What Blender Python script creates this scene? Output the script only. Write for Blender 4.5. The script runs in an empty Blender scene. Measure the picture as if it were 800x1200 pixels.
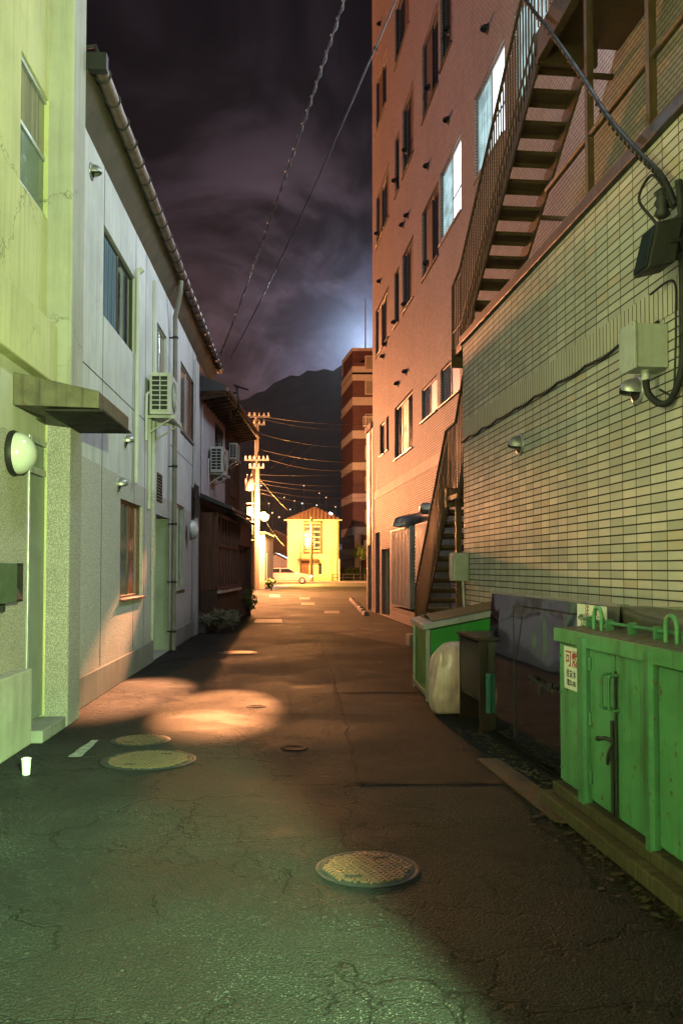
import bpy, bmesh, math, random
from mathutils import Vector, Matrix, noise as mnoise
random.seed(7)
C = bpy.context.scene.collection
SC = bpy.context.scene
rad = math.radians

# ------------------------------------------------------------------ camera
FPX, CX, HORIZON, EYE, PITCH = 1010.0, 400.0, 665.0, 1.45, rad(2.0)
CYA = HORIZON - FPX * math.tan(PITCH)
cam_d = bpy.data.cameras.new("camera")
cam = bpy.data.objects.new("camera", cam_d); C.objects.link(cam)
cam_d.sensor_fit = 'VERTICAL'; cam_d.sensor_height = 36.0; cam_d.sensor_width = 24.0
cam_d.lens = FPX / 1200 * 36
cam_d.shift_y = (CYA - 600) / 1200
cam_d.clip_start = 0.05; cam_d.clip_end = 6000
cam.location = (0, 0, EYE); cam.rotation_euler = (rad(90) + PITCH, 0, 0)
SC.camera = cam
SC.view_settings.view_transform = 'Standard'; SC.view_settings.look = 'None'
SC.view_settings.exposure = 0.0; SC.view_settings.gamma = 1.0
SC.view_settings.use_curve_mapping = False
SC.cycles.use_denoising = True
SC.cycles.max_bounces = 7; SC.cycles.diffuse_bounces = 4; SC.cycles.glossy_bounces = 3
SC.cycles.sample_clamp_indirect = 6.0
SC.cycles.use_adaptive_sampling = True; SC.cycles.adaptive_threshold = 0.03

# ------------------------------------------------------------------ night sky
W = bpy.data.worlds.new("World"); SC.world = W; W.use_nodes = True
def night_sky():
    nt = W.node_tree; N = nt.nodes; L = nt.links
    bg = N['Background']
    tc = N.new('ShaderNodeTexCoord')
    nrm = N.new('ShaderNodeVectorMath'); nrm.operation = 'NORMALIZE'
    L.new(tc.outputs['Generated'], nrm.inputs[0])
    def math_(op, a, b=None, clamp=False):
        m = N.new('ShaderNodeMath'); m.operation = op; m.use_clamp = clamp
        for i, v in enumerate((a, b)):
            if v is None: continue
            if isinstance(v, (int, float)): m.inputs[i].default_value = v
            else: L.new(v, m.inputs[i])
        return m.outputs[0]
    def lobe(dirv, power):
        d = Vector(dirv).normalized()
        dp = N.new('ShaderNodeVectorMath'); dp.operation = 'DOT_PRODUCT'
        L.new(nrm.outputs[0], dp.inputs[0]); dp.inputs[1].default_value = d
        return math_('POWER', math_('MAXIMUM', dp.outputs['Value'], 0.0), power)
    def tex(scale, detail, rough, dist, stretch=(1, 1, 1.6)):
        mp = N.new('ShaderNodeMapping'); mp.inputs['Scale'].default_value = stretch
        mp.inputs['Location'].default_value = (3.1, 0.4, 1.9)
        L.new(nrm.outputs[0], mp.inputs[0])
        t = N.new('ShaderNodeTexNoise'); t.inputs['Scale'].default_value = scale
        t.inputs['Detail'].default_value = detail; t.inputs['Roughness'].default_value = rough
        t.inputs['Distortion'].default_value = dist
        L.new(mp.outputs[0], t.inputs[0]); return t.outputs['Fac']
    def ramp(v, p0, p1):
        r = N.new('ShaderNodeMapRange'); r.interpolation_type = 'SMOOTHSTEP'
        r.inputs['From Min'].default_value = p0; r.inputs['From Max'].default_value = p1
        L.new(v, r.inputs['Value']); return r.outputs[0]
    clouds = ramp(tex(4.2, 7, .58, .9), .44, .64)
    wisps = ramp(tex(11.0, 6, .6, .8), .35, .75)
    bank = lobe((-.05, 1, .31), 95)          # the lit cloud bank over the mountain
    glow = lobe((.028, 1, .262), 1500)        # floodlight glow in the mist behind the tower
    wide = lobe((.03, 1, .25), 260)
    low = lobe((-.12, 1, .18), 70)           # sodium-lit mist low over the town
    def scale(col, fac):
        m = N.new('ShaderNodeVectorMath'); m.operation = 'SCALE'
        m.inputs[0].default_value = col
        if isinstance(fac, (int, float)): m.inputs['Scale'].default_value = fac
        else: L.new(fac, m.inputs['Scale'])
        return m.outputs[0]
    def add(a, b):
        m = N.new('ShaderNodeVectorMath'); m.operation = 'ADD'
        L.new(a, m.inputs[0]); L.new(b, m.inputs[1]); return m.outputs[0]
    cl = math_('ADD', math_('MULTIPLY', clouds, .75), math_('MULTIPLY', wisps, .25))
    col = scale((.0032, .0022, .0036), 1.0)
    col = add(col, scale((.0075, .0050, .0070), clouds))
    col = add(col, scale((.115, .078, .098), math_('MULTIPLY', bank, math_('ADD', math_('MULTIPLY', cl, 1.05), .06))))
    col = add(col, scale((.055, .022, .018), math_('MULTIPLY', low, math_('ADD', math_('MULTIPLY', wisps, .5), .4))))
    col = add(col, scale((.22, .26, .44), math_('MULTIPLY', wide, math_('ADD', math_('MULTIPLY', wisps, .6), .25))))
    col = add(col, scale((.30, .42, .66), glow))
    # overhead sky, out of view, brightened as added fill for the walls
    zen = N.new('ShaderNodeSeparateXYZ'); L.new(nrm.outputs[0], zen.inputs[0])
    up = ramp(zen.outputs['Z'], .62, .95)
    col = add(col, scale((.10, .09, .125), up))
    L.new(col, bg.inputs['Color']); bg.inputs['Strength'].default_value = 1.0
night_sky()

# ------------------------------------------------------------------ lamps, and added fills without a fitting
def lamp(name, kind, loc, power, col, radius=.15, target=None, cone=None, blend=.3):
    l = bpy.data.lights.new(name, kind); l.energy = power; l.color = col
    l.shadow_soft_size = radius
    o = bpy.data.objects.new(name, l); C.objects.link(o); o.location = loc
    if target is not None:
        o.rotation_euler = (Vector(target) - Vector(loc)).to_track_quat('-Z', 'Y').to_euler()
    if cone: l.spot_size = rad(cone); l.spot_blend = blend
    return o
def window_light(name, F, s0, s1, d, z0, z1, power, col):
    """the light a lit window throws across the alley: an area lamp the size of the pane, just outside it"""
    l = bpy.data.lights.new(name, 'AREA'); l.shape = 'RECTANGLE'; l.size = s1 - s0; l.size_y = z1 - z0; l.energy = power; l.color = col
    o = bpy.data.objects.new(name, l); C.objects.link(o); o.location = F.P((s0 + s1)/2, d, (z0 + z1)/2)
    o.rotation_euler = (-F.n).to_track_quat('-Z', 'Y').to_euler(); return o
GREEN_LIGHT = (.74, 1.0, .44)
SODIUM = (1.0, .38, .13)
lamp("green_street_light", 'POINT', (2.0, -2.7, 2.25), 7600, GREEN_LIGHT, .08)
lamp("green_ground_light", 'SPOT', (2.0, -2.7, 3.4), 20000, (.46, 1.0, .42), .05, (.25, 1.5, 0), 46, .6)
lamp("green_fill_light", 'POINT', (-1.9, -3.4, 1.5), 450, (.74, 1.0, .44), .25)  # added green fill for the right wall and containers, no lamp known there
lamp("sodium_street_light", 'POINT', (-4.72, 55.0, 5.0), 25000, SODIUM, .25)
lamp("sodium_back_street_light", 'POINT', (-17.0, 62.0, 10.5), 105000, (1.0, .35, .145), .30)
lamp("warm_patch_spot", 'SPOT', (-1.95, 20.6, 5.4), 48000, (1.0, .38, .14), .04, (-1.25, 8.9, .0), 6.4, .75)  # spot added to throw the warm patch on the road; no lamp hangs here
lamp("warm_patch_spot", 'SPOT', (-2.05, 20.3, 5.35), 42000, (1.0, .40, .17), .05, (-2.45, 10.4, .25), 8.5, .9)  # second added spot, warms the wall foot and breaks up the round patch
lamp("cool_wall_fill", 'POINT', (2.3, 7.4, 8.7), 500, (.78, .90, 1.0), .12)  # cool fill added to brighten the white building's upper wall
lamp("purple_facade_fill", 'POINT', (-6.4, 16.5, 11.5), 480, (.86, .76, 1.0), .25)  # purple fill added for the tall facade, no fitting stands up there
lamp("annex_wall_fill", 'SPOT', (-2.05, 2.6, 3.3), 460, (1.0, .98, .60), .12, (2.2, 7.2, 2.7), 82, 1.0)  # unseen fill added to brighten the annex tiles
lamp("floodlight_behind_tower", 'POINT', (4.9, 180.0, 47.5), 320000, (.72, .85, 1.0), .5)
lamp("house_front_light", 'POINT', (-3.9, 81.2, 4.9), 12500, (1.0, .52, .10), .15)

# ------------------------------------------------------------------ frames: s along the wall, d across (alley at d=0), z up
class Frame:
    def __init__(self, vpx):
        th = math.atan((vpx - CX) / FPX)
        self.th = th
        self.u = Vector((math.sin(th), math.cos(th), 0)); self.n = Vector((math.cos(th), -math.sin(th), 0))
    def P(self, s, d, z): return self.u * s + self.n * d + Vector((0, 0, z))
    def local(self, p): return (p.dot(self.u), p.dot(self.n), p.z)
def ray(x, y):
    xr = (x - CX) / FPX; yr = -(y - CYA) / FPX
    return Vector((xr, math.cos(PITCH) - yr * math.sin(PITCH), math.sin(PITCH) + yr * math.cos(PITCH)))
def hit(F, x, y, d):
    r = ray(x, y); t = d / r.dot(F.n)
    return r.dot(F.u) * t, EYE + r.z * t
def ground(x, y, z=0.0):
    r = ray(x, y); t = (z - EYE) / r.z
    return Vector((r.x * t, r.y * t, z))
def at(x, y, Y):
    r = ray(x, y); t = Y / r.y
    return Vector((r.x * t, Y, EYE + r.z * t))
FL = Frame(350)      # left row
FM = Frame(408)      # dark timber house
FR = Frame(296)      # right row
FW = Frame(400)      # straight ahead

# ------------------------------------------------------------------ mesh builder
class MB:
    def __init__(self, F=FW): self.F = F; self.v = []; self.f = []; self.smooth = []
    def add(self, pts, faces, smooth=False):
        b = len(self.v); self.v += [tuple(p) for p in pts]
        for f in faces: self.f.append([b + i for i in f]); self.smooth.append(smooth)
        return self
    def box(self, s0, s1, d0, d1, z0, z1):
        if s0 > s1: s0, s1 = s1, s0
        if d0 > d1: d0, d1 = d1, d0
        if z0 > z1: z0, z1 = z1, z0
        p = [(s, d, z) for s in (s0, s1) for d in (d0, d1) for z in (z0, z1)]
        return self.add(p, [(0,1,3,2), (4,6,7,5), (0,4,5,1), (2,3,7,6), (0,2,6,4), (1,5,7,3)])
    def hexa(self, lo, hi):
        """lo, hi: four corners each, in the same order round"""
        return self.add(list(lo) + list(hi), [(3,2,1,0), (4,5,6,7), (0,1,5,4), (1,2,6,5), (2,3,7,6), (3,0,4,7)])
    def quad(self, *p): return self.add(p, [tuple(range(len(p)))])
    def prism(self, poly, axis, a0, a1):
        """poly in the two other axes (s,d,z order kept), extruded along axis from a0 to a1"""
        n = len(poly)
        def mk(q, a):
            q = list(q); q.insert(axis, a); return tuple(q)
        pts = [mk(q, a0) for q in poly] + [mk(q, a1) for q in poly]
        fs = [tuple(range(n))[::-1], tuple(range(n, 2*n))] + [(i, (i+1) % n, n + (i+1) % n, n + i) for i in range(n)]
        return self.add(pts, fs)
    def tube(self, path, r, n=8, caps=True):
        P = [Vector(p) for p in path]; m = len(P)
        rs = r if isinstance(r, (list, tuple)) else [r] * m
        rings = []; prev = None
        for i in range(m):
            t = (P[min(i+1, m-1)] - P[max(i-1, 0)]).normalized()
            if prev is None:
                a = Vector((0,0,1)) if abs(t.z) < .9 else Vector((1,0,0))
                x = t.cross(a).normalized()
            else:
                x = (prev - t * prev.dot(t)).normalized()
            prev = x; y = t.cross(x)
            rings.append([P[i] + (x * math.cos(2*math.pi*k/n) + y * math.sin(2*math.pi*k/n)) * rs[i] for k in range(n)])
        pts = [q for ring in rings for q in ring]
        fs = [(i*n+k, i*n+(k+1) % n, (i+1)*n+(k+1) % n, (i+1)*n+k) for i in range(m-1) for k in range(n)]
        self.add(pts, fs, True)
        if caps: self.add(rings[0], [tuple(range(n))[::-1]]); self.add(rings[-1], [tuple(range(n))])
        return self
    def lathe(self, c, axis, prof, n=20, half=None):
        """prof: (radius, offset along axis) pairs; axis a vector in frame coordinates"""
        ax = Vector(axis).normalized(); c = Vector(c)
        a = Vector((0,0,1)) if abs(ax.z) < .9 else Vector((1,0,0))
        x = ax.cross(a).normalized(); y = ax.cross(x)
        pts = [c + ax * o + (x * math.cos(2*math.pi*k/n) + y * math.sin(2*math.pi*k/n)) * r for r, o in prof for k in range(n)]
        m = len(prof)
        fs = [(i*n+k, i*n+(k+1) % n, (i+1)*n+(k+1) % n, (i+1)*n+k) for i in range(m-1) for k in range(n)]
        self.add(pts, fs, True)
        if prof[0][0] > 1e-4: self.add(pts[:n], [tuple(range(n))])
        if prof[-1][0] > 1e-4: self.add(pts[-n:], [tuple(range(n))])
        return self
    def wall(self, s0, s1, z0, z1, d, holes=(), rec=.1, out=1):
        """a wall face at d with rectangular openings (hs0,hs1,hz0,hz1[,depth]) and their reveals"""
        S = sorted({s0, s1, *[min(max(h[k], s0), s1) for h in holes for k in (0, 1)]})
        Z = sorted({z0, z1, *[min(max(h[k], z0), z1) for h in holes for k in (2, 3)]})
        for a, b in zip(S, S[1:]):
            for c, e in zip(Z, Z[1:]):
                ms, mz = (a+b)/2, (c+e)/2
                if any(h[0] < ms < h[1] and h[2] < mz < h[3] for h in holes): continue
                self.quad((a,d,c), (b,d,c), (b,d,e), (a,d,e))
        for h in holes:
            r = h[4] if len(h) > 4 else rec
            e = d - out * r; a, b, c, g = h[:4]
            self.quad((a,d,c), (a,e,c), (a,e,g), (a,d,g)); self.quad((b,d,c), (b,d,g), (b,e,g), (b,e,c))
            self.quad((a,d,c), (b,d,c), (b,e,c), (a,e,c)); self.quad((a,d,g), (a,e,g), (b,e,g), (b,d,g))
        return self
    def build(self, name, mat, parent=None, bevel=0, seg=2, weld=False):
        F = self.F
        wp = [F.P(*p) for p in self.v]
        if parent is not None: org = Vector(parent['org'])
        else:
            xs = [p.x for p in wp]; ys = [p.y for p in wp]; zs = [p.z for p in wp]
            org = Vector(((min(xs)+max(xs))/2, (min(ys)+max(ys))/2, min(zs)))
        me = bpy.data.meshes.new(name)
        me.from_pydata([tuple(p - org) for p in wp], [], self.f)
        uv = me.uv_layers.new(name="UVMap")
        for poly in me.polygons:
            poly.use_smooth = self.smooth[poly.index]
            idx = self.f[poly.index]
            a = Vector(self.v[idx[0]]); nn = Vector((0,0,0))
            for i in range(1, len(idx)-1):
                nn += (Vector(self.v[idx[i]]) - a).cross(Vector(self.v[idx[i+1]]) - a)
            an = [abs(c) for c in nn]; k = an.index(max(an))
            for li, vi in zip(poly.loop_indices, idx):
                s, d, z = self.v[vi]
                uv.data[li].uv = (d, z) if k == 0 else (s, z) if k == 1 else (s, d)
        bm = bmesh.new(); bm.from_mesh(me)
        if weld: bmesh.ops.remove_doubles(bm, verts=bm.verts, dist=1e-5)
        bmesh.ops.recalc_face_normals(bm, faces=bm.faces)
        bm.to_mesh(me); bm.free()
        if isinstance(mat, (list, tuple)):
            for m in mat: me.materials.append(m)
        elif mat: me.materials.append(mat)
        o = bpy.data.objects.new(name, me); C.objects.link(o)
        if parent is not None:
            o.parent = parent; o['org'] = tuple(org)
            # parent sits at org, so the child stays at its zero
        else: o.location = org; o['org'] = tuple(org)
        if bevel:
            b = o.modifiers.new("edge", 'BEVEL'); b.width = bevel; b.segments = seg; b.limit_method = 'ANGLE'; b.angle_limit = rad(40)
            b.harden_normals = False
        return o
def thing(name, label, cat, loc, group=None):
    o = bpy.data.objects.new(name, None); C.objects.link(o); o.location = loc; o.empty_display_size = .2
    o['org'] = tuple(loc); o['label'] = label; o['category'] = cat
    if group: o['group'] = group
    return o
def tag(o, label, cat, group=None):
    o['label'] = label; o['category'] = cat
    if group: o['group'] = group
    return o
def struct(o, kind='structure'): o['kind'] = kind; return o
def kids(o): return [c for c in bpy.data.objects if c.parent == o]
def dup(root, loc, label=None, rotz=0.0, group=None, scale=None):
    r = root.copy(); C.objects.link(r); r.location = loc; r['org'] = tuple(loc)
    r.rotation_euler = (0, 0, root.rotation_euler.z + rotz)
    if scale: r.scale = (scale,) * 3
    if label: r['label'] = label
    if group: r['group'] = group
    for ch in kids(root):
        c = ch.copy(); C.objects.link(c); c.parent = r
        for g in kids(ch):
            e = g.copy(); C.objects.link(e); e.parent = c
    return r
def lettering(name, body, size, mat, parent, origin, xdir, zdir, spacing=1.0, squash=1.0):
    """letters as a thin mesh: origin is the centre of the line, in world metres"""
    cu = bpy.data.curves.new(name, 'FONT'); cu.body = body; cu.size = size; cu.extrude = .0006
    cu.align_x = 'CENTER'; cu.align_y = 'CENTER'; cu.space_character = spacing; cu.offset = size * .012
    tmp = bpy.data.objects.new(name, cu); C.objects.link(tmp)
    dg = bpy.context.evaluated_depsgraph_get(); dg.update()
    me = bpy.data.meshes.new_from_object(tmp.evaluated_get(dg))
    bpy.data.objects.remove(tmp)
    X = Vector(xdir).normalized(); Z = Vector(zdir).normalized(); Nn = X.cross(Z)
    off = Vector(origin) - Vector(parent['org'])
    for v in me.vertices:
        c = v.co; v.co = X * c.x * squash + Z * c.y + Nn * c.z + off
    me.materials.clear(); me.materials.append(mat)
    o = bpy.data.objects.new(name, me); C.objects.link(o); o.parent = parent; o['org'] = parent['org']
    return o
# ------------------------------------------------------------------ materials
class NT:
    def __init__(self, name):
        self.m = bpy.data.materials.new(name); self.m.use_nodes = True
        self.nt = self.m.node_tree; self.N = self.nt.nodes; self.L = self.nt.links
        self.b = self.N['Principled BSDF']
    def put(self, sock, v):
        if v is None: return
        if hasattr(v, 'is_output') or isinstance(v, bpy.types.NodeSocket): self.L.new(v, sock)
        else:
            if isinstance(v, (tuple, list)) and len(v) == 3 and sock.type == 'RGBA': v = (*v, 1)
            sock.default_value = v
    def pos(self): return self.N.new('ShaderNodeNewGeometry').outputs['Position']
    def uv(self): return self.N.new('ShaderNodeTexCoord').outputs['UV']
    def objc(self): return self.N.new('ShaderNodeTexCoord').outputs['Object']
    def map(self, v, scale=(1,1,1), loc=(0,0,0), rot=(0,0,0)):
        n = self.N.new('ShaderNodeMapping'); self.L.new(v, n.inputs[0])
        n.inputs['Scale'].default_value = scale; n.inputs['Location'].default_value = loc; n.inputs['Rotation'].default_value = rot
        return n.outputs[0]
    def noise(self, v, scale, detail=5, rough=.55, dist=0):
        n = self.N.new('ShaderNodeTexNoise'); self.put(n.inputs['Vector'], v)
        n.inputs['Scale'].default_value = scale; n.inputs['Detail'].default_value = detail
        n.inputs['Roughness'].default_value = rough; n.inputs['Distortion'].default_value = dist
        return n.outputs['Fac']
    def voro(self, v, scale, feature='F1', out='Distance', rnd=1.0):
        n = self.N.new('ShaderNodeTexVoronoi'); n.feature = feature; self.put(n.inputs['Vector'], v)
        n.inputs['Scale'].default_value = scale; n.inputs['Randomness'].default_value = rnd
        return n.outputs[out]
    def math(self, op, a, b=None, c=None, clamp=False):
        n = self.N.new('ShaderNodeMath'); n.operation = op; n.use_clamp = clamp
        self.put(n.inputs[0], a); self.put(n.inputs[1], b); self.put(n.inputs[2], c)
        return n.outputs[0]
    def rng(self, v, a, b, c=0.0, d=1.0, smooth=True):
        n = self.N.new('ShaderNodeMapRange'); n.interpolation_type = 'SMOOTHSTEP' if smooth else 'LINEAR'
        self.put(n.inputs['Value'], v)
        for k, x in zip(('From Min', 'From Max', 'To Min', 'To Max'), (a, b, c, d)): self.put(n.inputs[k], x)
        return n.outputs[0]
    def mix(self, f, a, b, mode='MIX'):
        n = self.N.new('ShaderNodeMix'); n.data_type = 'RGBA'; n.blend_type = mode
        self.put(n.inputs[0], f); self.put(n.inputs[6], a); self.put(n.inputs[7], b)
        return n.outputs[2]
    def sep(self, v):
        n = self.N.new('ShaderNodeSeparateXYZ'); self.L.new(v, n.inputs[0]); return n.outputs
    def bump(self, h, strength=.3, dist=.01, normal=None):
        n = self.N.new('ShaderNodeBump'); n.inputs['Strength'].default_value = strength; n.inputs['Distance'].default_value = dist
        self.L.new(h, n.inputs['Height'])
        if normal is not None: self.L.new(normal, n.inputs['Normal'])
        self.L.new(n.outputs[0], self.b.inputs['Normal']); return n.outputs[0]
    def out(self, col=None, rough=None, metal=None, spec=None):
        self.put(self.b.inputs['Base Color'], col); self.put(self.b.inputs['Roughness'], rough)
        self.put(self.b.inputs['Metallic'], metal); self.put(self.b.inputs['Specular IOR Level'], spec)
        return self.m
def mul(c, k): return tuple(x * k for x in c)
def painted(name, col, rough=.55, metal=0.0, dirt=.35, dcol=(.05, .04, .03), streak=.4, nscale=2.5, grain=90, bump=.15, spec=.4, rust=0.0):
    """paint, plaster or sheet metal with blotches, run-down streaks and fine grain"""
    t = NT(name); p = t.pos(); u = t.uv()
    blot = t.rng(t.noise(p, nscale, 7, .62), .35, .75)
    run = t.rng(t.noise(t.map(u, (9, .45, 1)), 1.6, 5, .6), .48, .78)
    fine = t.noise(p, grain, 4, .6)
    c = t.mix(t.math('MULTIPLY', blot, dirt), mul(col, 1.0), mul(col, .45))
    c = t.mix(t.math('MULTIPLY', run, streak), c, t.mix(.5, dcol, mul(col, .35)))
    c = t.mix(t.rng(fine, .3, .75, 0, .16), c, mul(col, .5))
    if rust:
        rm = t.rng(t.noise(p, nscale * 4.5, 8, .7), .60 - rust * .2, .70 - rust * .12)
        c = t.mix(rm, c, t.mix(t.noise(p, 60), (.09, .035, .012), (.20, .085, .03)))
        t.put(t.b.inputs['Roughness'], t.mix(rm, (rough,)*3, (.85,)*3))
        t.bump(t.math('ADD', fine, t.math('MULTIPLY', rm, 1.2)), bump, .004)
        t.out(c, None, metal, spec)
        return t.m
    t.bump(fine, bump, .004)
    return t.out(c, t.rng(blot, 0, 1, rough * .85, min(1, rough * 1.15)), metal, spec)
def stucco(name, col, low=None, split=None, rough=.9, strength=.9, dirt=.4, cracks=.5):
    """rough sprayed render: coarse grain, damp stains and hairline cracks; rougher below the height split"""
    t = NT(name); p = t.pos(); u = t.uv(); z = t.sep(p)[2]
    g1 = t.noise(p, 75, 3, .6); g2 = t.voro(p, 85)
    grain = t.math('ADD', t.math('MULTIPLY', g1, .6), t.math('MULTIPLY', g2, .7))
    blot = t.rng(t.noise(p, 1.1, 8, .65), .34, .70)
    run = t.rng(t.noise(t.map(u, (6, .30, 1)), 1.7, 6, .65), .44, .72)
    wob = t.math('ADD', z, t.math('MULTIPLY', t.noise(p, 3.0, 4), .6))
    foot = t.rng(wob, .35, 1.1, 1.0, 0.0)
    c = t.mix(t.math('MULTIPLY', blot, dirt), col, mul(col, .5))
    c = t.mix(t.math('MULTIPLY', run, dirt * .9), c, mul((col[0], col[1] * .94, col[2] * .82), .42))
    c = t.mix(t.math('MULTIPLY', foot, .55), c, mul((col[0], col[1] * .95, col[2] * .8), .34))
    if cracks:
        wv = t.N.new('ShaderNodeVectorMath'); wv.operation = 'ADD'
        wn = t.N.new('ShaderNodeTexNoise'); t.put(wn.inputs['Vector'], p); wn.inputs['Scale'].default_value = 3.5; wn.inputs['Detail'].default_value = 7; wn.inputs['Roughness'].default_value = .7
        ws = t.N.new('ShaderNodeVectorMath'); ws.operation = 'SCALE'; t.L.new(wn.outputs['Color'], ws.inputs[0]); ws.inputs['Scale'].default_value = .55
        t.L.new(p, wv.inputs[0]); t.L.new(ws.outputs[0], wv.inputs[1])
        cv = t.voro(wv.outputs[0], .75, 'DISTANCE_TO_EDGE')
        cm = t.math('MULTIPLY', t.rng(cv, .0015, .0055, 1, 0), t.rng(t.noise(p, .9, 3), .50, .62))
        c = t.mix(t.math('MULTIPLY', cm, cracks), c, mul(col, .16))
    if low is not None:
        lm = t.rng(z, split - .004, split + .004, 1, 0)
        pebble = t.mix(t.rng(g2, .16, .62), mul(low, 1.2), mul(low, .62))
        pebble = t.mix(t.math('MULTIPLY', foot, .5), pebble, mul(low, .3))
        c = t.mix(lm, c, pebble)
        hgt = t.math('MULTIPLY', grain, t.math('ADD', t.math('MULTIPLY', lm, .85), .15))
    else: hgt = grain
    t.bump(hgt, strength, .012)
    return t.out(c, rough, 0, .25)
def tiles(name, w, h, jw, jh, col, joint, var=.22, spec=.35, off=0.0, rough=.32, tint=(.62, .42, .26), tvar=.12, rot=False, bumpk=.7, dirt=.35):
    """glazed wall tiles laid on the wall's own metres: w x h pitch, jw and jh joint widths"""
    t = NT(name); u = t.uv(); p = t.pos(); s = t.sep(u)
    a, b = (s[1], s[0]) if rot else (s[0], s[1])
    rowf = t.math('DIVIDE', b, h); row = t.math('FLOOR', rowf)
    cf = t.math('DIVIDE', a, w)
    if off: cf = t.math('ADD', cf, t.math('MULTIPLY', t.math('MODULO', row, 2.0), off))
    colf = t.math('FLOOR', cf)
    fu = t.math('MULTIPLY', t.math('PINGPONG', t.math('SUBTRACT', cf, colf), .5), w)     # metres to nearest joint centre
    fv = t.math('MULTIPLY', t.math('PINGPONG', t.math('SUBTRACT', rowf, row), .5), h)
    mu = t.rng(fu, jw * .35, jw * .65); mv = t.rng(fv, jh * .38, jh * .62)
    m = t.math('MULTIPLY', mu, mv)                                                         # 1 on the tile
    cx = t.N.new('ShaderNodeCombineXYZ'); t.put(cx.inputs[0], colf); t.put(cx.inputs[1], row)
    wn = t.N.new('ShaderNodeTexWhiteNoise'); wn.noise_dimensions = '2D'; t.L.new(cx.outputs[0], wn.inputs['Vector'])
    r = wn.outputs['Value']
    big = t.rng(t.noise(p, .8, 6, .6), .3, .75)
    run = t.rng(t.noise(t.map(u, (5, .3, 1)), 1.5, 5), .5, .8)
    c = t.mix(t.rng(r, 0, 1, 0, var * 2, False), col, mul(col, .52))
    c = t.mix(t.rng(r, 1 - tvar, 1.0, 0, .75), c, tint)
    c = t.mix(t.math('MULTIPLY', t.noise(p, 45, 4), .28), c, mul(col, .45))
    c = t.mix(t.math('MULTIPLY', t.math('ADD', t.math('MULTIPLY', big, .6), t.math('MULTIPLY', run, .6)), dirt), c, mul((col[0], col[1]*.94, col[2]*.82), .36))
    c = t.mix(m, joint, c)
    t.put(t.b.inputs['Roughness'], t.math('SUBTRACT', .95, t.math('MULTIPLY', m, .95 - rough)))
    tilt = t.math('MULTIPLY', t.math('SUBTRACT', r, .5), t.math('SUBTRACT', cf, colf))
    t.bump(t.math('ADD', t.math('ADD', m, t.math('MULTIPLY', tilt, 1.6)), t.math('MULTIPLY', t.noise(p, 30, 3), .25)), bumpk, .008)
    return t.out(c, None, 0, spec)
def glass(name, col=(.012, .016, .018), rough=.06, streak=.35, curtain=None):
    """window pane: dark and shiny, or with a curtain's folds close behind it"""
    t = NT(name); u = t.uv(); p = t.pos()
    if curtain:
        f = t.noise(t.map(u, (26, .6, 1)), 1.0, 4, .5)
        c = t.mix(t.rng(f, .3, .7), mul(curtain, .35), curtain)
    else:
        c = t.mix(t.noise(p, 2.0, 4), col, mul(col, 2.4))
    t.bump(t.noise(p, 3.0, 2), .05, .01)
    return t.out(c, t.rng(t.noise(p, 9, 5), .3, .8, rough * .6, rough * 2.2), 0, .6)
def emit(name, col, strength):
    t = NT(name); t.put(t.b.inputs['Base Color'], (.02, .02, .02)); t.put(t.b.inputs['Emission Color'], col); t.b.inputs['Emission Strength'].default_value = strength
    return t.m
def lit_glass(name, col, strength):
    """a lit room behind a drawn net curtain: folds and a paler upper part where the ceiling lamp hangs"""
    t = NT(name); u = t.uv()
    f = t.rng(t.noise(t.map(u, (30, .5, 1)), 1.0, 4, .55), .25, .75, .28, 1.0)
    b = t.rng(t.noise(t.map(u, (1.5, 2.2, 1)), 1.3, 3), .3, .7, .45, 1.0)
    t.put(t.b.inputs['Base Color'], (.1, .1, .1)); t.put(t.b.inputs['Emission Color'], col)
    t.put(t.b.inputs['Emission Strength'], t.math('MULTIPLY', t.math('MULTIPLY', f, b), strength))
    t.b.inputs['Roughness'].default_value = .1
    return t.m
def leaves(name, col, col2):
    t = NT(name); oi = t.N.new('ShaderNodeNewGeometry').outputs['Random Per Island']
    c = t.mix(oi, col, col2)
    t.put(t.b.inputs['Subsurface Weight'], 0.0)
    return t.out(c, .55, 0, .35)
def wood(name, col, rough=.7):
    t = NT(name); u = t.uv(); p = t.pos()
    g = t.noise(t.map(u, (38, 1.4, 1)), 1.0, 6, .6, .4); b = t.noise(p, 2.2, 5)
    c = t.mix(t.rng(g, .3, .7), mul(col, .5), mul(col, 1.2)); c = t.mix(t.rng(b, .4, .75, 0, .5), c, mul(col, .4))
    t.bump(g, .3, .004)
    return t.out(c, rough, 0, .3)

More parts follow.
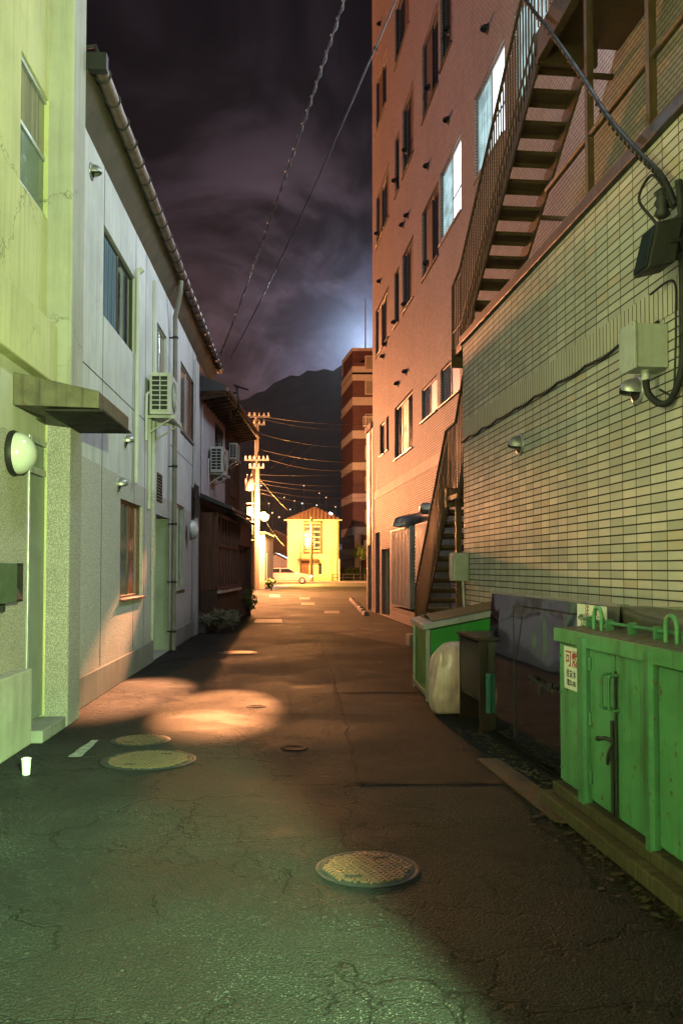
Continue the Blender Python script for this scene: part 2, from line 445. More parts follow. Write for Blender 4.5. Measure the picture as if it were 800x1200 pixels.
def asphalt(name, k=1.0, ptone=1.0):
    t = NT(name); p = t.pos()
    flat = t.map(p, (1, 1, 0))
    ag = t.voro(flat, 95, 'F1', 'Distance'); agc = t.N.new('ShaderNodeTexVoronoi'); t.put(agc.inputs['Vector'], flat); agc.inputs['Scale'].default_value = 95
    rv = t.sep(agc.outputs['Color'])[0]
    worn = t.rng(t.noise(flat, .55, 7, .6), .36, .66)
    worn2 = t.rng(t.noise(t.map(flat, (1, 1, 1), (7, 3, 0)), 2.6, 7, .65), .35, .72)
    stone = t.math('MULTIPLY', t.rng(rv, .55, .95), t.rng(ag, .42, .20))                       # pale stones in the binder
    stone = t.math('MULTIPLY', stone, t.math('MULTIPLY', t.rng(worn, 0, 1, .15, 1.0), t.rng(t.noise(flat, 1.7, 6, .6), .35, .65, .25, 1.0)))
    c = t.mix(worn, mul((.015, .0138, .0132), k), mul((.032, .030, .028), k))
    c = t.mix(t.math('MULTIPLY', worn2, .45), c, (.016, .015, .014))
    c = t.mix(t.rng(t.noise(flat, 130, 3, .65), .38, .62), (.007, .0065, .006), c)
    c = t.mix(t.math('MULTIPLY', stone, .7 * ptone), c, (.22, .215, .19))
    v2 = t.N.new('ShaderNodeTexVoronoi'); t.put(v2.inputs['Vector'], flat); v2.inputs['Scale'].default_value = 38
    big = t.math('MULTIPLY', t.rng(t.sep(v2.outputs['Color'])[1], .86, .97), t.rng(v2.outputs['Distance'], .40, .22))
    c = t.mix(t.math('MULTIPLY', t.math('MULTIPLY', big, worn2), .5), c, (.10, .095, .085))
    # damp and oily stains
    st = t.rng(t.noise(t.map(flat, (1, .8, 1), (2.2, 5.5, 0)), .95, 8, .62, .5), .555, .64)
    c = t.mix(t.math('MULTIPLY', st, .75), c, (.010, .009, .009))
    # cracks
    wob = t.N.new('ShaderNodeVectorMath'); wob.operation = 'ADD'
    nn = t.N.new('ShaderNodeTexNoise'); t.put(nn.inputs['Vector'], flat); nn.inputs['Scale'].default_value = 5; nn.inputs['Detail'].default_value = 5
    sc = t.N.new('ShaderNodeVectorMath'); sc.operation = 'SCALE'; t.L.new(nn.outputs['Color'], sc.inputs[0]); sc.inputs['Scale'].default_value = .28
    t.L.new(flat, wob.inputs[0]); t.L.new(sc.outputs[0], wob.inputs[1])
    c1 = t.rng(t.voro(wob.outputs[0], 1.25, 'DISTANCE_TO_EDGE'), .003, .011, 1, 0)
    c2 = t.rng(t.voro(wob.outputs[0], 4.6, 'DISTANCE_TO_EDGE'), .008, .026, 1, 0)
    where1 = t.rng(t.noise(t.map(flat, (1,1,1), (11, 4, 0)), .7, 3), .38, .48)
    where2 = t.rng(t.noise(t.map(flat, (1,1,1), (5, 9, 0)), .8, 3), .50, .58)
    ck = t.math('MAXIMUM', t.math('MULTIPLY', c1, where1), t.math('MULTIPLY', c2, where2))
    c = t.mix(t.math('MULTIPLY', ck, .85), c, (.006, .006, .005))
    h = t.math('ADD', t.math('MULTIPLY', t.math('SUBTRACT', 1.0, ag), .8), t.math('MULTIPLY', t.noise(flat, 60, 4), .5))
    h = t.math('SUBTRACT', h, t.math('MULTIPLY', ck, 2.0))
    h = t.math('ADD', h, t.math('MULTIPLY', worn2, .4))
    t.bump(h, .8, .008)
    r = t.math('SUBTRACT', t.rng(worn, 0, 1, .74, .88), t.math('MULTIPLY', st, .10))
    r = t.math('SUBTRACT', r, t.math('MULTIPLY', t.rng(t.noise(t.map(flat, (1,1,1), (1, 8, 0)), .5, 5), .45, .62), .05))
    return t.out(c, r, 0, .12)

M = {}
M['asphalt'] = asphalt('asphalt')
M['patch'] = asphalt('patched_asphalt', .60, .15)
M['joint'] = painted('tar_joint', (.010, .009, .008), .9, 0, .4, (.01, .01, .01), 0, 5, 60, .2, .1)
M['earth'] = painted('earth', (.045, .038, .030), .95, 0, .6, (.02, .02, .02), 0, .3, 20, .6)
M['street'] = painted('street_asphalt', (.065, .060, .055), .7, 0, .5, (.02, .02, .02), 0, .8, 90, .4)
M['kerb'] = painted('kerb_concrete', (.28, .27, .25), .85, 0, .5, (.06, .055, .05), .4, 3, 80, .5)
M['line'] = painted('road_paint', (.20, .19, .18), .8, 0, .9, (.05, .045, .04), .6, 9, 60, .4)
M['cream'] = stucco('cream_render', (.56, .55, .28), strength=.35, dirt=.38, cracks=.9)
M['cream_plinth'] = stucco('plinth_render', (.50, .49, .38), strength=.3, dirt=.6, cracks=.8)
M['cream_rough'] = stucco('cream_roughcast', (.50, .48, .36), low=(.50, .47, .36), split=2.55, strength=.8, dirt=.35, cracks=.4)
M['pilaster'] = stucco('grey_roughcast', (.40, .385, .34), low=(.44, .41, .37), split=2.75, strength=.95, dirt=.4, cracks=.7)
M['white_wall'] = stucco('white_render', (.55, .55, .53), low=(.56, .53, .49), split=2.62, strength=.9, dirt=.45, cracks=.45)
M['plinth'] = stucco('concrete_plinth', (.30, .295, .27), strength=.35, dirt=.7, cracks=.8)
M['lavender'] = stucco('pale_render', (.50, .49, .53), strength=.3, dirt=.3, cracks=.2)
M['alcove'] = painted('alcove_paint', (.30, .34, .27), .75, 0, .35, (.05, .05, .04), .35, 2, 60, .2)
M['soffit'] = painted('soffit_board', (.085, .065, .04), .8, 0, .5, (.05, .04, .03), .2, 2, 60, .2)
M['gutter'] = painted('gutter_copper', (.20, .14, .11), .58, .35, .55, (.03, .025, .02), .6, 7, 60, .15)
M['iron'] = painted('black_iron', (.018, .017, .016), .65, .1, .4, (.03, .02, .01), .2, 6, 80, .3)
M['roof_tile'] = painted('dark_roof_tile', (.050, .048, .048), .5, 0, .4, (.02, .02, .02), .3, 3, 50, .4)
M['alu'] = painted('aluminium', (.46, .47, .46), .38, .55, .3, (.08, .08, .07), .3, 6, 90, .1)
M['bronze'] = painted('bronze_aluminium', (.075, .062, .050), .42, .4, .3, (.02, .02, .015), .2, 6, 90, .1)
M['steel'] = painted('galvanised_steel', (.36, .36, .35), .42, .7, .5, (.05, .05, .045), .4, 8, 70, .15)
M['galv_panel'] = painted('weathered_sheet', (.30, .31, .33), .5, .45, .5, (.07, .06, .055), .6, 3, 60, .2)
M['ac'] = painted('aircon_enamel', (.52, .52, .46), .5, 0, .35, (.10, .09, .06), .35, 4, 80, .1)
M['ac_dark'] = painted('coil_fins', (.035, .035, .03), .6, .4, .3, (.01, .01, .01), .2, 5, 200, .3)
M['pipe'] = painted('drainpipe_paint', (.22, .20, .17), .5, 0, .5, (.04, .03, .02), .5, 5, 70, .2)
M['pvc'] = painted('pale_duct', (.48, .48, .45), .5, 0, .3, (.1, .09, .07), .4, 4, 80, .1)
M['glass'] = glass('dark_glass')
M['glass_green'] = glass('frosted_glass', (.05, .075, .06), .12)
M['glass_curtain'] = glass('curtained_glass', rough=.07, curtain=(.23, .20, .15))
M['glass_orange'] = glass('warm_curtained_glass', rough=.09, curtain=(.36, .16, .09))
M['glass_teal'] = glass('pale_curtained_glass', rough=.06, curtain=(.20, .30, .36))
M['blind'] = painted('brown_blind', (.12, .075, .06), .6, 0, .3, (.03, .02, .02), .2, 3, 60, .1)
M['lit_white'] = lit_glass('lit_pane_white', (.84, .95, 1.0), 5.0)
M['lit_cyan'] = lit_glass('lit_pane_cyan', (.52, .80, .84), 1.5)
M['lit_blind'] = lit_glass('lit_blind', (.62, .82, .88), 1.6)
M['lit_blue'] = emit('lit_pane_blue', (.05, .16, .24), .55)
M['door_grey'] = painted('grey_green_door', (.22, .25, .21), .42, .2, .3, (.04, .04, .03), .25, 3, 70, .1)
M['copper_hood'] = painted('stained_awning', (.14, .125, .085), .55, .2, .9, (.022, .013, .007), 1.0, 5, 60, .3, rust=.15)
M['opal'] = painted('opal_glass', (.62, .64, .56), .18, 0, .1, (.2, .2, .15), .1, 3, 50, .02, spec=.6)
M['mailbox'] = painted('green_mailbox', (.10, .17, .09), .45, .1, .4, (.03, .03, .02), .3, 5, 70, .15)
M['dark_in'] = painted('dark_hollow', (.014, .012, .010), .8, 0, .3, (.01, .01, .01), 0, 5, 50, .1)
M['tile_near'] = tiles('cream_stack_tiles', .235, .068, .0095, .0105, (.49, .465, .395), (.045, .040, .028), .34, .2, 0, .46, (.52, .39, .27), .12, dirt=.5)
M['tile_soldier'] = tiles('cream_soldier_tiles', .6, .068, .0050, .011, (.45, .42, .32), (.045, .040, .028), .12, .3, 0, .36, (.48, .36, .25), .06, rot=True, dirt=.3)
M['tile_big'] = tiles('pinkish_running_tiles', .108, .055, .0060, .0100, (.44, .36, .325), (.075, .060, .055), .16, .12, .5, .62, (.52, .36, .26), .10, dirt=.35)
M['tile_soldier_big'] = tiles('pinkish_soldier_tiles', .6, .062, .0055, .010, (.46, .38, .33), (.10, .08, .065), .15, .12, 0, .6, (.52, .36, .26), .10, rot=True)
M['coping'] = painted('dark_coping', (.040, .036, .028), .5, .2, .4, (.02, .015, .01), .3, 5, 60, .2)
M['stair'] = painted('brown_stair_paint', (.115, .070, .034), .5, .15, .5, (.025, .015, .008), .4, 6, 70, .25, rust=.35)
M['stair_sheet'] = painted('brown_guard_paint', (.20, .115, .065), .5, .15, .4, (.04, .02, .01), .5, 5, 70, .2)
M['box_grey'] = painted('grey_box_paint', (.36, .37, .33), .5, .1, .35, (.07, .07, .05), .35, 6, 80, .12)
M['cable'] = painted('black_rubber', (.012, .012, .011), .75, 0, .2, (.02, .02, .02), 0, 8, 60, .2)
M['wire'] = painted('weathered_wire', (.07, .06, .05), .45, .4, .2, (.05, .04, .03), 0, 3, 20, .1)
M['bin_green'] = painted('bin_green', (.022, .20, .030), .42, 0, .45, (.02, .035, .01), .5, 4, 70, .15)
M['cab_green'] = painted('cabinet_green', (.095, .27, .125), .46, .1, .65, (.06, .045, .015), 1.0, 3, 70, .2, rust=.10)
M['cab_post'] = painted('cabinet_post_green', (.07, .21, .105), .5, .15, .6, (.04, .03, .015), .8, 7, 60, .3, rust=.15)
M['cab_top'] = painted('cabinet_top', (.07, .085, .045), .55, .2, .7, (.04, .03, .015), .3, 5, 60, .3, rust=.6)
M['locker'] = painted('dark_locker_sheet', (.62, .61, .61), .06, 1.0, .12, (.05, .04, .03), .15, 3, 30, .05, spec=.6)
M['tarp'] = painted('brown_tarpaulin', (.070, .062, .042), .38, 0, .5, (.02, .018, .012), .3, 4, 30, .3)
M['brownbox'] = wood('stained_board', (.020, .010, .007), .4)
M['oldwood'] = wood('weathered_sleeper', (.065, .05, .028), .9)
M['darkwood'] = wood('dark_cladding', (.080, .042, .026), .65)
M['redwood'] = wood('shop_timber', (.14, .062, .040), .5)
M['plate'] = painted('rusty_plate', (.085, .055, .035), .55, .5, .6, (.03, .015, .008), .3, 4, 60, .3, rust=.5)
M['poly'] = painted('dirty_polythene', (.50, .34, .30), .35, 0, .5, (.16, .09, .07), .6, 6, 50, .2)
M['net'] = painted('turquoise_net', (.02, .12, .10), .6, 0, .2, (.02, .1, .1), 0, 5, 50, .1)
M['sign_white'] = painted('sign_face', (.62, .64, .55), .45, 0, .25, (.2, .18, .1), .2, 6, 80, .05)
M['ink_red'] = painted('red_ink', (.30, .022, .022), .5, 0, .3, (.3, .1, .1), 0, 12, 80, .05)
M['ink_black'] = painted('black_ink', (.02, .02, .018), .5, 0, .2, (.05, .05, .04), 0, 9, 80, .05)
M['cover'] = painted('lamplit_rib_iron', (.16, .108, .072), .40, .7, .5, (.03, .02, .015), 0, 8, 60, .35)  # orange lamplight put into the rib colour, paler than the lid
M['cup'] = painted('white_cup', (.62, .64, .60), .4, 0, .2, (.2, .2, .15), .2, 6, 80, .05)
M['trunk'] = painted('bark', (.09, .07, .05), .9, 0, .5, (.03, .02, .02), .5, 12, 40, .8)
M['leaf_dark'] = leaves('dark_leaves', (.025, .045, .018), (.06, .085, .03))
M['leaf_pale'] = leaves('pale_leaves', (.09, .10, .055), (.18, .18, .10))
M['leaf_lit'] = leaves('hedge_leaves', (.05, .10, .025), (.12, .18, .04))
M['pole'] = painted('concrete_pole', (.12, .11, .10), .85, 0, .4, (.08, .07, .06), .3, 4, 60, .3)
M['transformer'] = painted('transformer_grey', (.12, .12, .12), .5, .2, .4, (.06, .05, .04), .4, 5, 60, .1)
M['porcelain'] = painted('porcelain', (.55, .52, .47), .25, 0, .2, (.2, .2, .2), 0, 6, 50, .02)
M['house_yellow'] = stucco('yellow_render', (.55, .48, .24), strength=.25, dirt=.25, cracks=0)
M['corrug'] = painted('painted_roof', (.28, .17, .11), .5, .2, .4, (.06, .04, .03), .5, 3, 60, .2)
M['garage'] = stucco('garage_render', (.36, .33, .29), strength=.4, dirt=.4, cracks=0)
M['tower_red'] = tiles('brick_red_tiles', .235, .068, .004, .008, (.075, .034, .036), (.035, .025, .026), .2, .2, .5, .5, (.2, .06, .05), .1, bumpk=.3)
M['tower_band'] = painted('tower_band', (.30, .26, .24), .8, 0, .3, (.1, .08, .07), .3, .8, 20, .1)
M['hill'] = painted('wooded_hill', (.022, .024, .021), .95, 0, .7, (.01, .01, .01), 0, .02, .12, .5)
M['car'] = painted('cream_car_paint', (.62, .58, .50), .25, .1, .15, (.1, .09, .08), .1, 3, 60, .02, spec=.6)
M['tyre'] = painted('tyre_rubber', (.02, .02, .02), .8, 0, .2, (.03, .03, .03), 0, 8, 60, .3)
M['headlamp'] = emit('headlamp', (1.0, .95, .85), 14.0)
M['bulb'] = emit('sodium_bulb', (1.0, .52, .12), 9.0)
M['bulb_white'] = emit('white_bulb', (.90, .96, 1.0), 40.0)
M['town_warm'] = emit('town_light_warm', (1.0, .55, .25), 2.2)
M['town_white'] = emit('town_light_white', (.85, .92, 1.0), 2.5)
M['house_dark'] = painted('dark_house', (.10, .075, .065), .8, 0, .4, (.03, .02, .02), .3, .5, 10, .1)
M['shed_blue'] = painted('shed_wall', (.30, .31, .36), .7, 0, .4, (.08, .07, .06), .4, 1, 20, .1)
M['litter'] = painted('dry_litter', (.045, .032, .018), .9, 0, .6, (.03, .02, .01), 0, 30, 60, .2)
# ------------------------------------------------------------------ ground
def flat_sheet(name, F, s0, s1, d0, d1, z, mat, n=1):
    m = MB(F); m.quad((s0,d0,z), (s1,d0,z), (s1,d1,z), (s0,d1,z)); return struct(m.build(name, mat))
flat_sheet('ground', FW, -60, 2200, -1500, 1500, -.03, M['earth'])
flat_sheet('alley_road', FW, -14, 66, -14, 10, 0.0, M['asphalt'])
flat_sheet('cross_street', FW, 66, 81, -120, 120, .004, M['street'])
m = MB(FW); m.box(81, 86.4, -120, 120, -.02, .13); struct(m.build('far_pavement', M['kerb'], bevel=.01))
# trench patches and tar joints across the alley
def strip(name, pts, mat, z=.004, rag=.045):
    m = MB(FW); ps = [ground(x, y) for x, y in pts]; out = []
    for a, b in zip(ps, ps[1:] + ps[:1]):
        k = max(2, int((b - a).length / .05)); nrm = Vector((a.y - b.y, b.x - a.x, 0)).normalized()
        for i in range(k):
            q = a.lerp(b, i / k); w = rag * min(1, i, k - i)
            out.append(q + nrm * w * (mnoise.noise(q * 2.7) + .6 * mnoise.noise(q * 11)))
    m.quad(*[(p.y, p.x, z) for p in out]); return struct(m.build(name, mat))
strip('road_patch', [(402, 838), (600, 838), (628, 920), (418, 920)], M['patch'])
strip('road_patch', [(322, 742), (372, 742), (388, 800), (330, 800)], M['patch'])
strip('road_patch', [(385, 735), (470, 735), (520, 812), (402, 812)], M['patch'], .0045)
strip('road_patch', [(425, 719), (446, 719), (474, 742), (440, 742)], M['patch'])
def joint(pts, w=.005, z=.006):
    m = MB(FW); P = [ground(x, y) for x, y in pts]; Q = []
    for a, b in zip(P, P[1:]):
        k = max(2, int((b - a).length / .03))
        for i in range(k): Q.append(a.lerp(b, i / k))
    Q.append(P[-1])
    L_, R_ = [], []
    for i, q in enumerate(Q):
        t = (Q[min(i+1, len(Q)-1)] - Q[max(i-1, 0)]).normalized(); nrm = Vector((-t.y, t.x, 0))
        j = nrm * (mnoise.noise(q * 3.1) * .05 + mnoise.noise(q * 17) * .018); w2 = w * .7 * (.6 + .8 * random.random())
        L_.append(q + j + nrm * w2); R_.append(q + j - nrm * w2)
    for i in range(len(Q)-1): m.quad(*[(p.y, p.x, z) for p in (L_[i], R_[i], R_[i+1], L_[i+1])])
    return struct(m.build('tar_joint', M['joint']))
joint([(300, 866), (600, 868)]); joint([(330, 920), (566, 918)], .014); joint([(402, 838), (420, 922)], .010); joint([(372, 742), (392, 800), (402, 838)], .014)
joint([(400, 812), (520, 812)], .012); joint([(270, 783), (500, 781)], .010); joint([(250, 741), (470, 742)], .012); joint([(310, 838), (402, 838), (600, 840)], .010); joint([(600, 840), (628, 922)], .012); joint([(110, 950), (210, 960), (300, 985)], .003)
joint([(372, 1010), (345, 1022), (338, 1050)], .003)
joint([(560, 880), (620, 950), (700, 1040)], .012)
# worn white marks
for i, q in enumerate(([(95, 888), (80, 888), (108, 868), (116, 868)], [(316, 697), (328, 697), (328, 700), (315, 700)], [(351, 700), (363, 700), (363, 702.4), (351, 702.4)],
          [(353, 706.5), (368, 706.5), (369, 709), (353, 709)], [(380, 716), (397, 716), (398, 719), (380, 719)], [(300, 726), (330, 726), (331, 730), (297, 730)])):
    strip('road_marking', q, M['line'], .007, .02)

# ------------------------------------------------------------------ shared builders
def window(parent, F, s0, s1, z0, z1, d, out, rec=.09, cols=2, rows=1, frame='alu', panes=('glass',), sill=True, fw=.035, split=None):
    """a framed window set back in its opening: frame > panes, sill"""
    e = d - out * rec
    m = MB(F); t = .04 * out
    m.box(s0, s1, e, e + t, z0, z0 + fw); m.box(s0, s1, e, e + t, z1 - fw, z1)
    m.box(s0, s0 + fw, e, e + t, z0 + fw, z1 - fw); m.box(s1 - fw, s1, e, e + t, z0 + fw, z1 - fw)
    cuts = split or [s0 + (s1 - s0) * k / cols for k in range(1, cols)]
    for c in cuts: m.box(c - fw * .6, c + fw * .6, e, e + t * .85, z0 + fw, z1 - fw)
    for k in range(1, rows):
        zz = z0 + (z1 - z0) * k / rows; m.box(s0 + fw, s1 - fw, e, e + t * .8, zz - fw * .5, zz + fw * .5)
    f = m.build('window', M[frame], parent, bevel=.004)
    edges = [s0] + list(cuts) + [s1]
    i = 0
    for a, b in zip(edges, edges[1:]):
        for k in range(rows):
            za = z0 + (z1 - z0) * k / rows; zb = z0 + (z1 - z0) * (k + 1) / rows
            g = MB(F); g.box(a + fw*.4, b - fw*.4, e + t*.25, e + t*.45, za + fw*.4, zb - fw*.4)
            g.build('pane', M[panes[i % len(panes)]], f); i += 1
    if sill:
        g = MB(F); g.box(s0 - .03, s1 + .03, d - out * (rec - .045), d + out * .045, z0 - .035, z0 - .004); g.build('sill', M[frame], f, bevel=.004)
    return f
def wall_part(parent, F, name, mat, s0, s1, z0, z1, d, out, holes=(), rec=.1, back=None):
    m = MB(F); m.wall(s0, s1, z0, z1, d, holes, rec, out)
    if back is not None:
        m.quad((s0,d,z0), (s0,back,z0), (s0,back,z1), (s0,d,z1)); m.quad((s1,d,z0), (s1,d,z1), (s1,back,z1), (s1,back,z0))
        m.quad((s0,back,z0), (s1,back,z0), (s1,back,z1), (s0,back,z1)); m.quad((s0,d,z1), (s1,d,z1), (s1,back,z1), (s0,back,z1))
    return m.build(name, M[mat], parent, weld=True)
def vent_hood(parent, F, s, z, d, out, r=.085, mat='steel', axis_out=.10, name='vent_hood'):
    """a round weather hood: back flange, bent cowl open below"""
    m = MB(F); m.lathe((s, d, z), (0, out, 0), [(r*1.25, .0), (r*1.25, .012), (r, .016)], 18)
    n, k = 14, 6
    pts, fs = [], []
    for j in range(k + 1):
        a = math.pi * .5 * j / k
        rr = r * math.cos(a * .92); yo = .016 + axis_out * math.sin(a)
        for i in range(n + 1):
            th = -.35 + (math.pi + .70) * i / n
            pts.append((s + rr * math.cos(th), d + out * yo, z + rr * math.sin(th)))
    for j in range(k):
        for i in range(n): fs.append((j*(n+1)+i, j*(n+1)+i+1, (j+1)*(n+1)+i+1, (j+1)*(n+1)+i))
    m.add(pts, fs, True)
    o = m.build(name, M[mat], parent)
    g = MB(F); g.lathe((s, d + out * .017, z), (0, out, 0), [(r*.9, 0), (r*.9, .004)], 14); g.build('opening', M['dark_in'], o)
    return o
def catenary(a, b, sag, n=24):
    a, b = Vector(a), Vector(b)
    return [a.lerp(b, i / n) - Vector((0, 0, sag * 4 * (i / n) * (1 - i / n))) for i in range(n + 1)]
def wtube(name, path, r, mat, n=6, parent=None):
    """a tube along world points"""
    m = MB(FW); m.tube([(p[1], p[0], p[2]) for p in path], r, n); return m.build(name, M[mat], parent)

# ------------------------------------------------------------------ cream building, left, nearest
K1 = -2.32
def cream_building():
    F = FL
    s_p0, s_p1 = 7.98, 8.42                                  # pilaster
    o = F.P(7.2, K1, 0)
    b = thing('cream_building', 'cream rendered building nearest on the left, with a stained awning over its door', 'building', o)
    ws, wz0 = hit(F, 25, 214, K1); we, wz1 = hit(F, 60, 140, K1)
    _, zt0 = hit(F, 25, 57, K1); _, zb0 = hit(F, 25, 214, K1)
    win = (ws - .03, we, zb0, zt0)
    ds0, _ = hit(F, 30.5, 700, K1); ds1, _ = hit(F, 66, 700, K1)
    dtop = hit(F, 42, 513, K1)[1]
    door = (ds0, ds1, .10, dtop, .10)
    zb_lo, zb_hi = 3.12, 3.66                                # band
    wall_part(b, F, 'upper_wall', 'cream', -6, s_p0, zb_hi, 10.5, K1, 1, [win], .07, back=-9)
    wall_part(b, F, 'lower_wall', 'cream_rough', -6, s_p0, 0, zb_lo, K1, 1, [door], .10, back=-9)
    m = MB(F); m.box(-6, s_p0, -9, -2.215, zb_lo, zb_hi); m.build('wall_band', M['cream'], b, bevel=.012)
    m = MB(F); m.box(s_p0 + .001, s_p1, -9, -2.09, 0, 10.5); m.build('pilaster', M['pilaster'], b, bevel=.02)
    m = MB(F); m.box(-6, hit(F, 74, 10, -2.1)[0] - .12, -2.9, -2.16, 6.82, 7.5); m.build('ledge', M['cream'], b, bevel=.01)
    m = MB(F); m.box(-6, hit(F, 38, 800, -2.19)[0], K1 + .002, -2.19, 0, .62); m.build('base_plinth', M['cream_plinth'], b, bevel=.012)
    m = MB(F); m.box(hit(F, 38, 800, -2.19)[0] + .002, s_p0 - .01, K1 + .002, -2.10, 0, .105); m.build('doorstep', M['plinth'], b, bevel=.012)
    # door
    e = K1 - .012
    fr = MB(F)
    fr.box(ds0 + .002, ds0 + .05, e - .03, e + .03, .10, dtop); fr.box(ds1 - .05, ds1 - .002, e - .03, e + .03, .10, dtop)
    ztr = hit(F, 42, 556, K1)[1]
    fr.box(ds0 + .05, ds1 - .05, e - .03, e + .03, dtop - .05, dtop); fr.box(ds0 + .05, ds1 - .05, e - .03, e + .03, ztr, ztr + .06)
    fr.build('door_frame', M['alu'], b, bevel=.004)
    d = MB(F); d.box(ds0 + .055, ds1 - .055, e - .022, e + .012, .115, ztr - .005)
    dr = d.build('door', M['door_grey'], b, bevel=.006)
    m = MB(F); m.box(ds1 - .15, ds1 - .06, e + .012, e + .022, .12, ztr - .01); m.build('edge_strip', M['alu'], dr, bevel=.003)
    m = MB(F); m.tube([(ds1 - .19, e + .012, 1.05), (ds1 - .19, e + .055, 1.05), (ds1 - .30, e + .058, 1.05)], .011, 8); m.lathe((ds1 - .19, e + .012, 1.05), (0,1,0), [(.026,0),(.026,.008)], 14)
    m.lathe((ds1 - .19, e + .012, 1.20), (0,1,0), [(.022,0),(.02,.018)], 14); m.build('handle', M['steel'], dr)
    m = MB(F); m.box(ds0 + .06, ds1 - .06, e - .004, e + .004, ztr + .065, dtop - .055); m.build('transom_pane', M['glass_green'], b)
    # jamb lining between the door and the pilaster
    m = MB(F); m.box(ds1 + .005, s_p0 - .004, K1 + .003, -2.295, .107, 2.76); m.build('jamb_lining', M['cream'], b, bevel=.006)
    window(b, F, *win[:2], *win[2:], K1, 1, .06, 1, 2, 'alu', ('glass_green', 'glass_curtain'), False, .04)
    # stained sheet awning: sloping top, shallow fascias
    a0 = 7.08; a1 = 8.32
    zf_hi = 3.04; zf_lo = 2.77; zo = 2.79; do = -1.63
    m = MB(F)
    m.hexa([(a0, K1+.003, zf_lo), (a0, do, zo - .04), (a1, do, zo - .04), (a1, -2.085, zf_lo)], [(a0, K1+.003, zf_hi), (a0, do, zo + .10), (a1, do, zo + .10), (a1, -2.085, zf_hi)])
    aw = m.build('awning', M['copper_hood'], b, bevel=.006)
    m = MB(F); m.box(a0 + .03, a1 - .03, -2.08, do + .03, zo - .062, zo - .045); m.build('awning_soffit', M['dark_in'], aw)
    return b
cream_building()
def dome_lamp(name, label, F, s, z, d, out, r, depth, rim='iron', tall=1.0):
    o = thing(name, label, 'wall lamp', F.P(s, d, z))
    m = MB(F); m.lathe((s, d, z), (0, out, 0), [(r * 1.06, .002), (r * 1.10, .02), (r * 1.02, .05)], 28); m.build('base_ring', M[rim], o)
    m = MB(F); m.lathe((s, d + out * .045, z), (0, out, 0), [(r * math.cos(math.pi/2*k/9), depth * math.sin(math.pi/2*k/9)) for k in range(10)], 28); m.build('lamp_shade', M['opal'], o)
    if tall != 1.0: o.scale = (1, 1, tall)
    return o
s_, z_ = hit(FL, 14, 531, K1)
dome_lamp('wall_lamp', 'large round opal wall lamp with a black rim beside the grey door', FL, s_, z_, K1, 1, .17, .15)
# letterbox on the near wall
def mailbox():
    F = FL; s0 = hit(F, -8, 690, K1 + .16)[0]; s1 = hit(F, 29, 690, K1 + .16)[0]
    z1 = hit(F, 12, 660, K1)[1]; z0 = hit(F, 12, 704, K1)[1]
    o = thing('mailbox', 'dark green metal letterbox with an open flap fixed beside the grey door', 'mailbox', F.P((s0+s1)/2, K1, z0))
    m = MB(F); m.box(s0, s1 - .17, K1 + .003, K1 + .16, z0, z1); m.build('body', M['mailbox'], o, bevel=.01)
    m = MB(F)
    for q in ((s1 - .168, s1, K1+.003, K1+.15, z0, z0+.015), (s1 - .168, s1, K1+.003, K1+.15, z1-.015, z1), (s1 - .015, s1, K1+.003, K1+.15, z0+.015, z1-.015), (s1-.168, s1-.016, K1+.003, K1+.012, z0+.015, z1-.015)): m.box(*q)
    m.build('open_bay', M['dark_in'], o, bevel=.003)
    m = MB(F); m.hexa([(s1-.165, K1+.15, z0+.02), (s1-.02, K1+.15, z0+.02), (s1-.02, K1+.158, z0+.02), (s1-.165, K1+.158, z0+.02)], [(s1-.165, K1+.08, z0+.15), (s1-.02, K1+.08, z0+.15), (s1-.02, K1+.088, z0+.15), (s1-.165, K1+.088, z0+.15)]); m.build('flap', M['redwood'], o)
    for q in ((s0 + .1, s0 + .14), (s1 - .24, s1 - .20)):
        m = MB(F); m.box(*q, K1+.003, K1+.08, z0-.07, z0-.002); m.build('bracket', M['iron'], o)
mailbox()
p = ground(31, 908)
m = MB(FW); m.lathe((p.y, p.x, .002), (0,0,1), [(.026, 0), (.031, .08), (.033, .105), (.035, .107), (.035, .114), (.028, .115), (.026, .10)], 20)
c = m.build('drink_can', M['cup']); tag(c, 'small white drinks can standing on the asphalt by the cream plinth', 'can')

